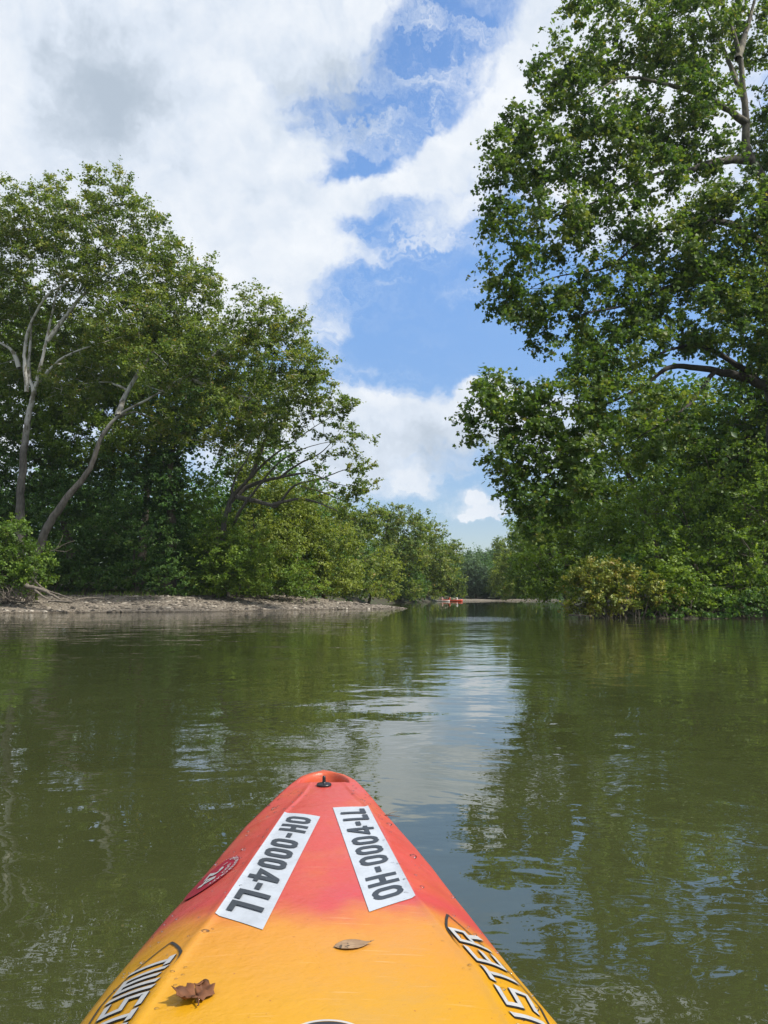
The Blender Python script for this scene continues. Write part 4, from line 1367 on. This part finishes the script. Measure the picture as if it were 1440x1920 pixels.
def wrap(a, b_, k, lift=0.0025):
    """a along the boat towards the stern, b inwards from the gunwale, metres"""
    y = cy_ - a * 1.56
    g, c = float(edge(y, -1)), float(crease(y, -1))
    ax_ = float(axis_x(y))
    if b_ >= 0:
        x = g + b_
        z = float(deck_z(x, y)) + lift + 0.00012 * k
        return (x - kb[0] - lift * 0.4, y - kb[1], z)
    e = [(0.0, 1.0), (0.0105, 1.012), (0.022, 1.012), (0.05, 0.985), (0.16, 0.93)]
    dz = -b_
    fac = float(np.interp(dz, [q[0] for q in e], [q[1] for q in e]))
    return (ax_ + (g - ax_) * fac - lift - kb[0] - 0.00012 * k, y - kb[1], float(zg_of(y)) - dz + lift * 0.3)


RS = 0.047
B0 = 0.053
VV = [wrap(0, B0, 0)]
FF = []
rings, segs = 12, 40
for r_ in range(1, rings + 1):
    for s in range(segs):
        an = 2 * math.pi * s / segs
        VV.append(wrap(RS * 1.12 * r_ / rings * math.cos(an), B0 + RS * r_ / rings * math.sin(an), 0))
for s in range(segs):
    FF.append((0, 1 + s, 1 + (s + 1) % segs))
for r_ in range(rings - 1):
    for s in range(segs):
        a_ = 1 + r_ * segs + s
        b2 = 1 + r_ * segs + (s + 1) % segs
        FF.append((a_, a_ + segs, b2 + segs, b2))
liv = mesh_obj("livery_sticker", VV, FF, M_CRIM, kayak)
st = []
for n_, ch in enumerate("24"):
    for pts, hw, c_ in glyph(ch, 0, 0.021, 0.034, 0.0036):
        st.append(([(-0.020 + n_ * 0.024 + p[0], 0.036 + p[1]) for p in pts], hw, c_))
st.append(([(-0.028, 0.070), (-0.025, 0.062)], 0.0012, False))
strokes_mesh("sticker_year", st, lambda a, b_, k: wrap(a, b_, k, 0.0038), M_LOGO, liv)


def text_on(name, txt, size, a0, b0, mapf, matl, parent, arc=None):
    cu = bpy.data.curves.new(name, 'FONT')
    cu.body = txt
    cu.size = size
    cu.align_x = 'CENTER'
    cu.offset = size * 0.02
    cu.resolution_u = 2
    tmp = bpy.data.objects.new(name, cu)
    COL.objects.link(tmp)
    dg = bpy.context.evaluated_depsgraph_get()
    me = bpy.data.meshes.new_from_object(tmp.evaluated_get(dg))
    vv = np.array([v.co[:] for v in me.vertices])
    ff = [tuple(p.vertices) for p in me.polygons]
    bpy.data.objects.remove(tmp)
    bpy.data.curves.remove(cu)
    o = []
    for v in vv:
        if arc:
            th = v[0] / arc
            o.append(mapf(a0 + (arc + v[1]) * math.sin(th), b0 + (arc + v[1]) * math.cos(th), 0))
        else:
            o.append(mapf(a0 + v[0], b0 + v[1], 0))
    return mesh_obj(name, o, ff, matl, parent, smooth=False)


text_on("sticker_words", "OHIO WATERCRAFT", 0.0105, 0.0, B0, lambda a, b_, k: wrap(a, b_, k, 0.0038), M_LOGO, liv, arc=0.040)
text_on("sticker_words", "LIVERY", 0.0095, 0.0, B0, lambda a, b_, k: wrap(a, b_, k, 0.0038), M_LOGO, liv, arc=0.027)

# round badge on the deck just ahead of the paddler
bc = np.array(place(613, 1946))
bang = lambda r_, s: (bc[0] + 0.046 * r_ * math.cos(s), bc[1] + 0.034 * r_ * math.sin(s))


def disc(name, r0, r1, lift, matl, parent):
    VV, FF = [], []
    nr_, ns_ = 6, 48
    for q in range(nr_ + 1):
        r_ = r0 + (r1 - r0) * q / nr_
        for s in range(ns_):
            x, y = bang(r_, 2 * math.pi * s / ns_)
            VV.append((x - kb[0], y - kb[1], float(deck_z(x, y)) + lift))
    for q in range(nr_):
        for s in range(ns_):
            FF.append((q * ns_ + s, q * ns_ + (s + 1) % ns_, (q + 1) * ns_ + (s + 1) % ns_, (q + 1) * ns_ + s))
    return mesh_obj(name, VV, FF, matl, parent, smooth=False)


badge = disc("deck_badge", 0.001, 0.90, 0.0024, M_BLACK, kayak)
disc("badge_rim", 0.90, 1.0, 0.0028, M_LOGO, badge)

# drain plug with an upright peg
pc = onz(607.5, 1474.5, zp_of)[:2]
zpc = float(deck_z(pc[0], pc[1]))
prof = [(0.0, 0.0), (0.0195, 0.0), (0.0205, 0.0035), (0.019, 0.0065), (0.012, 0.0075), (0.0055, 0.0080), (0.0048, 0.012), (0.0044, 0.022), (0.0036, 0.0265), (0.0, 0.0275)]
VV, FF = [], []
for r_, z_ in prof:
    for s in range(28):
        an = 2 * math.pi * s / 28
        VV.append((pc[0] + max(r_, 1e-4) * math.cos(an) - kb[0], pc[1] + max(r_, 1e-4) * math.sin(an) - kb[1], zpc + z_))
for q in range(len(prof) - 1):
    for s in range(28):
        FF.append((q * 28 + s, q * 28 + (s + 1) % 28, (q + 1) * 28 + (s + 1) % 28, (q + 1) * 28 + s))
mesh_obj("drain_plug", VV, FF, M_PLUG, kayak)


# ------------------------------------------------------------------ leaves and twig on the deck
def dead_leaf(name, label, px, py, outline, L, curl, lift, rot, lo, hi, spots=False, stem=0.35):
    c = np.array(place(px, py))
    zc = float(deck_z(c[0], c[1]))
    m_, t_, b_ = mat(name + "_blade")
    oc = t_.node('ShaderNodeTexCoord').outputs['Object']
    n_ = t_.noise(oc, 60, 5, 0.65)
    cc = t_.ramp(n_, [(0.3, lo), (0.7, hi)])
    if spots:
        cc = t_.mix(t_.smooth(t_.noise(oc, 150, 2, 0.5), 0.58, 0.66), cc, (0.06, 0.045, 0.03))
    t_.l.new(cc, b_.inputs['Base Color'])
    b_.inputs['Roughness'].default_value = 0.75
    o = np.array(outline, float)
    # resample outline and fill by rings towards the midrib
    rings_ = 8
    VV, FF = [], []
    mid = np.stack([o[:, 0] * 0.85 + 0.05, o[:, 1] * 0.02], -1)
    for r_ in range(rings_ + 1):
        q = mid + (o - mid) * r_ / rings_
        for (x, y) in q:
            z = curl(x, y) + 0.03 * math.sin(9 * x + 5 * y) * abs(y)
            VV.append((x * L, y * L, lift + z * L))
    n = len(o)
    for r_ in range(rings_):
        for s in range(n):
            FF.append((r_ * n + s, r_ * n + (s + 1) % n, (r_ + 1) * n + (s + 1) % n, (r_ + 1) * n + s))
    ob = mesh_obj(name, VV, FF, m_)
    sm = ob.modifiers.new("thick", 'SOLIDIFY')
    sm.thickness = 0.0006
    ob.location = (c[0], c[1], zc)
    ob.rotation_euler = (0, 0, R(rot))
    tag(ob, label, "leaf")
    if stem:
        tb = Tubes()
        tb.add(np.array([(0.02 * L, 0, lift + curl(0, 0) * L), (-0.15 * L, 0.02 * L, lift + 0.01 * L), (-stem * L, 0.06 * L, 0.004)]), [0.0011, 0.001, 0.0008], 6)
        tb.build("leaf_stem", m_, ob, np.zeros(3))
    return ob


rag = [(0.02, 0.0), (0.0, 0.12), (0.06, 0.22), (0.02, 0.34), (0.12, 0.40), (0.16, 0.52), (0.28, 0.50), (0.36, 0.62), (0.43, 0.50), (0.52, 0.44), (0.60, 0.52), (0.66, 0.38), (0.74, 0.34), (0.78, 0.20), (0.90, 0.16), (0.99, 0.06),
       (0.92, -0.02), (0.80, -0.06), (0.72, -0.14), (0.78, -0.26), (0.84, -0.38), (0.70, -0.40), (0.62, -0.46), (0.50, -0.42), (0.42, -0.48), (0.30, -0.42), (0.22, -0.44), (0.12, -0.32), (0.10, -0.20), (0.02, -0.12)]
dead_leaf("dry_leaf", "curled brown dry leaf lying on the orange deck near the left lettering", 372, 1884, rag, 0.052,
          lambda x, y: 0.04 + 0.5 * max(0, y - 0.05) ** 1.4 + 0.25 * max(0, -y - 0.2) ** 1.2 + 0.4 * max(0, 0.3 - x) ** 2 + 0.22 * max(0, x - 0.6) ** 1.3 + 0.05 * math.sin(11 * x + 7 * y) + 0.035 * math.sin(17 * y - 9 * x + 1), 0.003, 112, (0.055, 0.019, 0.006), (0.15, 0.052, 0.014), stem=0.18)
oval = [(0.0, 0.0), (0.06, 0.10), (0.16, 0.18), (0.30, 0.27), (0.45, 0.285), (0.60, 0.25), (0.74, 0.175), (0.86, 0.07), (0.94, 0.025), (1.06, 0.008),
        (0.94, -0.02), (0.86, -0.06), (0.74, -0.14), (0.60, -0.205), (0.45, -0.235), (0.30, -0.225), (0.16, -0.17), (0.06, -0.09)]
dead_leaf("fallen_leaf", "pale speckled oval leaf lying flat below the red part of the deck", 626, 1777, oval, 0.058,
          lambda x, y: 0.02 + 0.25 * y * y + 0.25 * max(0, x - 0.8), 0.001, 12, (0.19, 0.115, 0.062), (0.32, 0.215, 0.125), spots=True, stem=0)
c = np.array(place(727, 1533))
z = float(deck_z(c[0], c[1]))
tb = Tubes()
tb.add(np.array([(-0.03, 0.004, 0.004), (0, 0, 0.006), (0.03, -0.006, 0.004)]), [0.0011, 0.0013, 0.0008], 6)
tb.add(np.array([(-0.005, 0, 0.006), (0.012, 0.008, 0.010), (0.022, 0.01, 0.012)]), [0.0009, 0.0008, 0.0006], 6)
o = tb.build("twig", M_BARK, None, np.zeros(3))
o.location = (c[0], c[1], z)
tag(o, "tiny dark twig stuck on the red deck beside the right registration sticker", "twig")

# water drops beaded on the plastic
m_drop, t, b = mat("water_drops")
tp_ = t.node('ShaderNodeBsdfTransparent')
gl_ = t.node('ShaderNodeBsdfGlossy')
gl_.inputs['Roughness'].default_value = 0.03
fr_ = t.node('ShaderNodeFresnel')
fr_.inputs['IOR'].default_value = 1.33
mx_ = t.node('ShaderNodeMixShader')
t.l.new(t.m('ADD', fr_.outputs[0], 0.03), mx_.inputs[0])
t.l.new(tp_.outputs[0], mx_.inputs[1])
t.l.new(gl_.outputs[0], mx_.inputs[2])
t.l.new(mx_.outputs[0], t.n['Material Output'].inputs[0])
bm = bmesh.new()
for k in range(170):
    y = rng.uniform(1.05, 2.2)
    sd_ = rng.choice([-1, 1])
    g_, c_ = float(edge(y, sd_)), float(crease(y, sd_))
    tt = rng.uniform(0.08, 1.25)
    x = g_ + (c_ - g_) * tt
    r_ = float(np.exp(rng.normal(-6.1, 0.5)))
    z = float(deck_z(x, y))
    mt = __import__('mathutils').Matrix.Translation((x, y, z + 0.0002)) @ __import__('mathutils').Matrix.Diagonal((r_ * rng.uniform(.8, 1.6), r_, r_ * 0.45, 1))
    bmesh.ops.create_icosphere(bm, subdivisions=2, radius=1, matrix=mt)
me = bpy.data.meshes.new("water_droplets")
bm.to_mesh(me)
bm.free()
me.polygons.foreach_set('use_smooth', np.ones(len(me.polygons), bool))
me.materials.append(m_drop)
o = bpy.data.objects.new("water_droplets", me)
COL.objects.link(o)
tag(o, kind='stuff')


# ------------------------------------------------------------------ driftwood, root tangle, grass
def branch_thing(name, label, cat, lines, bark, sides=8, group=None):
    p0 = lines[0][0][0]
    base = np.array(P(*p0))
    base[2] = gz(base[0], base[1])
    tb = Tubes()
    for pts, r0, r1 in lines:
        q = [P(*s) for s in pts]
        p, r = catmull(q, np.linspace(r0, r1, len(q)), 0.15)
        p = p + rng.normal(0, 1, p.shape) * (0.15 * r)[:, None]
        tb.add(p, r, sides, 0.08)
    o = tb.build(name, bark, None, base)
    o.location = base
    return tag(o, label, cat, group)


Y = 46.6
branch_thing("driftwood_log", "thick weathered driftwood log slanting down to the gravel at the left", "driftwood",
             [([(48, 1098, Y), (62, 1101, Y), (80, 1107, Y), (100, 1117, Y - .3), (112, 1124, Y - .5)], 0.15, 0.06), ([(78, 1106, Y), (92, 1111, Y), (110, 1121, Y - .2)], 0.09, 0.03),
              ([(62, 1102, Y), (80, 1118, Y - .3), (95, 1126, Y - .5)], 0.08, 0.03)], M_DEAD)
branch_thing("driftwood_branch", "long thin bare branch lying on top of the driftwood log", "driftwood",
             [([(57, 1080, Y + .4), (72, 1096, Y + .2), (88, 1107, Y), (112, 1115, Y - .2), (130, 1122, Y - .5), (143, 1129, Y - .8)], 0.06, 0.035)], M_DEAD)
branch_thing("driftwood_branch", "dark bare pole lying flat on the gravel at the foot of the driftwood", "driftwood",
             [([(90, 1127, Y - .6), (115, 1127.5, Y - .6), (135, 1128.5, Y - .7)], 0.07, 0.06)], M_DEAD)
branch_thing("driftwood_branch", "slender stick lying on the gravel to the right of the driftwood", "driftwood",
             [([(140, 1126, 47), (155, 1122, 48), (175, 1121, 48.5), (195, 1122, 48.5)], 0.05, 0.03)], M_DEAD)
branch_thing("dead_branch", "bare forked dead branch in the shade right of the leaning sycamore's foot", "branch",
             [([(84, 1037, 50), (105, 1030, 50), (122, 1020, 50), (140, 1014, 50)], 0.04, 0.015), ([(105, 1030, 50), (115, 1012, 50), (118, 1003, 50)], 0.025, 0.01), ([(100, 1032, 50), (125, 1034, 50), (135, 1028, 50)], 0.02, 0.008)], M_DEAD)
branch_thing("waterside_snag", "dark half sunken stick at the waterline below the yellowing bush", "branch",
             [([(1066, 1153.5, 34.5), (1085, 1153.8, 34.3), (1110, 1155.5, 34.2)], 0.035, 0.02)], M_DEAD)
branch_thing("waterside_snag", "bare branch poking out of the shade at the waterline on the right edge", "branch",
             [([(1400, 1143, 35), (1425, 1147, 34.6), (1450, 1147, 34.4)], 0.05, 0.03), ([(1425, 1147, 34.6), (1435, 1153, 34.3)], 0.03, 0.02)], M_DEAD)
for nm, lb, ln in (("tangled_roots", "dark tangle of roots and sticks under the yellowing bush", (1085, 1260, 36)), ("tangled_roots", "dark twisted roots in the water under the right edge trees", (1280, 1430, 30))):
    L = []
    for k in range(ln[2] * 2):
        x = rng.uniform(ln[0], ln[1])
        dx = rng.normal(0, 16)
        yy = 34.6 + rng.uniform(-.3, .7)
        L.append(([(x, 1163, yy), (x + dx * .5, 1148 + rng.normal(0, 3), yy), (x + dx, 1132 + rng.normal(0, 8), yy + .4)], 0.028, 0.01))
    branch_thing(nm, lb, "roots", L, M_BARK, 5)
L = []
for k in range(60):
    x = rng.uniform(-30, 62)
    yy = 47.2 + rng.uniform(-.5, .8)
    L.append(([(x, 1126 + rng.normal(0, 2), yy), (x + rng.normal(0, 12), 1112 + rng.normal(0, 4), yy), (x + rng.normal(0, 22), 1100 + rng.normal(0, 5), yy + .3)], 0.025, 0.012))
branch_thing("root_mound", "mound of tangled dry roots and vines at the left edge behind the gravel", "roots", L, M_DEAD, 5)


def grass_patch(name, x, y, h):
    N = len(x)
    z = ground(x, y)
    b_ = np.stack([x, y, z], -1)
    lean = rng.normal(0, 0.35, (N, 2)) * h[:, None]
    wv = rng.uniform(0, 6.28, N)
    wd = 0.012 + 0.02 * h
    side = np.stack([np.cos(wv), np.sin(wv), 0 * wv], -1) * wd[:, None]
    midp = b_ + np.stack([lean[:, 0] * .4, lean[:, 1] * .4, h * .6], -1)
    top = b_ + np.stack([lean[:, 0], lean[:, 1], h], -1)
    V = np.stack([b_ - side, b_ + side, midp + side * .7, midp - side * .7, top], 1)
    tri = np.array([(0, 1, 2), (0, 2, 3), (3, 2, 4)])
    T = (np.arange(N)[:, None, None] * 5 + tri[None]).reshape(-1, 3)
    tone = np.repeat(np.clip(rng.normal(0.45, 0.2, N), 0, 1), 3)
    return tag(fast_mesh(name, V.reshape(-1, 3), T, M_GRASS, tone=tone), kind='stuff')


N = 60000
gx = rng.uniform(-48, 3, N)
gy = rng.uniform(44, 74, N)
d = sdist(gx, gy, RIVER)
den = sstep(d, 6.0, 8.5) * sstep(d, 14, 10) * (0.45 + 0.55 * lumps(gx, gy, 0.9, 21)) + 0.01 * (d > 2)
k = (rng.uniform(0, 1, N) < den)
grass_patch("grass", gx[k], gy[k], rng.uniform(0.12, 0.5, k.sum()))


# ------------------------------------------------------------------ the party far up the river
def paint(name, c, r=0.5):
    m_, t_, b_ = mat(name)
    n_ = t_.noise(t_.node('ShaderNodeTexCoord').outputs['Object'], 6.0, 4, 0.6)
    t_.l.new(t_.ramp(n_, [(0.3, tuple(x * 0.8 for x in c)), (0.7, c)]), b_.inputs['Base Color'])
    b_.inputs['Roughness'].default_value = r
    return m_


M_SKIN = paint("skin", (0.45, 0.26, 0.18), 0.6)
M_HAIR = paint("brown_hair", (0.06, 0.035, 0.02), 0.7)


def small_boat(name, label, cat, loc, rz, L, W, H, matl, group=None):
    ns, nc_ = 17, 9
    VV, FF = [], []
    for i_ in range(ns):
        s = -1 + 2 * i_ / (ns - 1)
        wdt = W / 2 * max(0.02, (1 - abs(s) ** 2.3))
        sheer = H * (0.62 + 0.38 * s * s)
        for k_ in range(nc_):
            an = math.pi * k_ / (nc_ - 1)
            VV.append((s * L / 2, -wdt * math.cos(an) * (1 if k_ not in (0,) else 1), sheer - (sheer + 0.07) * math.sin(an) ** 0.7))
    for i_ in range(ns - 1):
        for k_ in range(nc_ - 1):
            FF.append((i_ * nc_ + k_, (i_ + 1) * nc_ + k_, (i_ + 1) * nc_ + k_ + 1, i_ * nc_ + k_ + 1))
    o = empty(name, loc)
    o.rotation_euler = (0, 0, rz)
    tag(o, label, cat, group)
    h_ = mesh_obj("hull", VV, FF, matl, o)
    sm = h_.modifiers.new("thick", 'SOLIDIFY')
    sm.thickness = 0.02
    # seats across the hull
    for s in (-0.45, 0.35):
        wdt = W / 2 * (1 - abs(s) ** 2.3) * 0.97
        x0, x1, z0, z1 = s * L / 2 - .12, s * L / 2 + .12, H * .42, H * .42 + .03
        B = [(x, y, z_) for x in (x0, x1) for y in (-wdt, wdt) for z_ in (z0, z1)]
        mesh_obj("seat", B, [(0, 1, 3, 2), (4, 6, 7, 5), (0, 4, 5, 1), (2, 3, 7, 6), (0, 2, 6, 4), (1, 5, 7, 3)], matl, o, smooth=False)
    return o


def paddler(label, loc, rz, shirt, tilt=0.0, group=None):
    """seated person, legs forward, both hands on a paddle; one skinned body"""
    J = {'pel': (0, 0, 0.10), 'spi': (0.0, 0, 0.34), 'che': (-0.02, 0, 0.52), 'nec': (0, 0, 0.64), 'hea': (0.02, 0, 0.74), 'top': (0.02, 0, 0.86),
         'shl': (-0.01, 0.18, 0.58), 'ell': (0.16, 0.26, 0.38), 'hal': (0.36, 0.22, 0.42), 'shr': (-0.01, -0.18, 0.58), 'elr': (0.16, -0.26, 0.36), 'har': (0.36, -0.22, 0.34),
         'hil': (0.04, 0.10, 0.09), 'knl': (0.44, 0.14, 0.24), 'fol': (0.84, 0.12, 0.04), 'hir': (0.04, -0.10, 0.09), 'knr': (0.44, -0.14, 0.24), 'for': (0.84, -0.12, 0.04)}
    Rd = {'pel': .15, 'spi': .14, 'che': .16, 'nec': .055, 'hea': .095, 'top': .06, 'shl': .07, 'ell': .045, 'hal': .035, 'shr': .07, 'elr': .045, 'har': .035,
          'hil': .09, 'knl': .065, 'fol': .045, 'hir': .09, 'knr': .065, 'for': .045}
    names = list(J)
    E = [('pel', 'spi'), ('spi', 'che'), ('che', 'nec'), ('nec', 'hea'), ('hea', 'top'), ('che', 'shl'), ('shl', 'ell'), ('ell', 'hal'), ('che', 'shr'), ('shr', 'elr'), ('elr', 'har'),
         ('pel', 'hil'), ('hil', 'knl'), ('knl', 'fol'), ('pel', 'hir'), ('hir', 'knr'), ('knr', 'for')]
    me = bpy.data.meshes.new("person")
    me.from_pydata([J[n_] for n_ in names], [(names.index(a), names.index(b_)) for a, b_ in E], [])
    o = bpy.data.objects.new("person", me)
    COL.objects.link(o)
    o.modifiers.new("skin", 'SKIN')
    o.modifiers.new("sub", 'SUBSURF').render_levels = 1
    for n_, sv_ in zip(names, me.skin_vertices[0].data):
        sv_.radius = (Rd[n_], Rd[n_])
        sv_.use_root = n_ == 'pel'
    me.materials.append(M_SKIN)
    o.location = loc
    o.rotation_euler = (0, 0, rz)
    tag(o, label, "person", group)
    tb = Tubes()
    tb.add(np.array([(0, 0, .14), (0, 0, .3), (-.02, 0, .5), (-.02, 0, .6), (0, 0, .63)]), [.19, .175, .20, .17, .09], 14)
    for s in (1, -1):
        tb.add(np.array([(-.01, .14 * s, .575), (.04, .21 * s, .5), (.10, .24 * s, .43)]), [.10, .085, .07], 10)
    tb.build("shirt", shirt, o, np.zeros(3))
    tb = Tubes()
    tb.add(np.array([(-.03, 0, .70), (-.02, 0, .79), (.0, 0, .85), (.01, 0, .88)]), [.095, .112, .085, .02], 12)
    tb.build("hair", M_HAIR, o, np.zeros(3))
    pd = Tubes()
    pd.add(np.array([(.36, .95, .62), (.36, 0, .38), (.36, -.95, .14)]), [.015, .015, .015], 6)
    pd.add(np.array([(.36, -.85, .165), (.36, -1.0, .13), (.36, -1.25, .065)]), [.03, .09, .05], 6)
    pd.add(np.array([(.36, .85, .595), (.36, 1.0, .63), (.36, 1.25, .70)]), [.03, .09, .05], 6)
    q = pd.build("paddle", M_DEAD, None, np.zeros(3))
    q.location = loc
    q.rotation_euler = (0, 0, rz)
    tag(q, "paddle of the " + label.replace("person in a", "paddler in a").replace("person in an", "paddler in an"), "paddle")
    return o


def boat_at(px, Y, dz=0.0):
    p = P(px, 1119, Y)
    return np.array((p[0], p[1], dz))


crew = "paddlers far up the river"
l = boat_at(848, 158)
small_boat("canoe", "small red canoe with two paddlers far up the river", "canoe", l, R(165), 4.2, 0.85, 0.45, paint("red_hull", (0.62, 0.06, 0.02), 0.4))
u = np.array((math.cos(R(165)), math.sin(R(165)), 0))
paddler("person in a white shirt in the rear of the red canoe", l - u * 0.95 + np.array((0, 0, .20)), R(165), paint("white_shirt", (0.75, 0.75, 0.75)), group=crew)
paddler("person in an orange vest in the front of the red canoe", l + u * 0.6 + np.array((0, 0, .20)), R(165), paint("orange_vest", (0.62, 0.12, 0.05)), group=crew)
for px_, lab, lab2, c_, s_ in ((829, "pale grey kayak directly left of the red canoe", "person in a pink shirt in the pale grey kayak", (0.5, 0.5, 0.5), (0.6, 0.35, 0.33)),
                               (805, "dark blue kayak between the pale grey and the green kayak", "person in a light blue shirt in the dark blue kayak", (0.08, 0.10, 0.16), (0.45, 0.52, 0.6)),
                               (763, "dull green kayak farthest left of the far boats", "person in a white vest in the dull green kayak", (0.16, 0.22, 0.12), (0.7, 0.7, 0.68))):
    l = boat_at(px_, 155)
    a_ = R(160 + rng.uniform(-15, 15))
    small_boat("kayak", lab, "kayak", l, a_, 3.0, 0.75, 0.3, paint("hull_plastic", c_, 0.4), group="kayaks far up the river")
    paddler(lab2, l + np.array((0, 0, .12)), a_, paint("shirt_cloth", s_), group=crew)


# ------------------------------------------------------------------ summer haze in the air over the river
m_haze = bpy.data.materials.new("haze")
m_haze.use_nodes = True
t = NT(m_haze.node_tree)
t.n.remove(t.n['Principled BSDF'])
pv = t.node('ShaderNodeVolumePrincipled')
pv.inputs['Color'].default_value = (0.86, 0.93, 1.0, 1)
pv.inputs['Density'].default_value = 0.00018
pv.inputs['Anisotropy'].default_value = 0.2
t.l.new(pv.outputs[0], t.n['Material Output'].inputs['Volume'])
x0, x1, y0, y1, z0, z1 = -620, 620, -420, 720, -4, 62
B = [(x, y, z_) for x in (x0, x1) for y in (y0, y1) for z_ in (z0, z1)]
tag(mesh_obj("haze", B, [(0, 1, 3, 2), (4, 6, 7, 5), (0, 4, 5, 1), (2, 3, 7, 6), (0, 2, 6, 4), (1, 5, 7, 3)], m_haze, smooth=False), kind='stuff')
cy.volume_bounces = 0
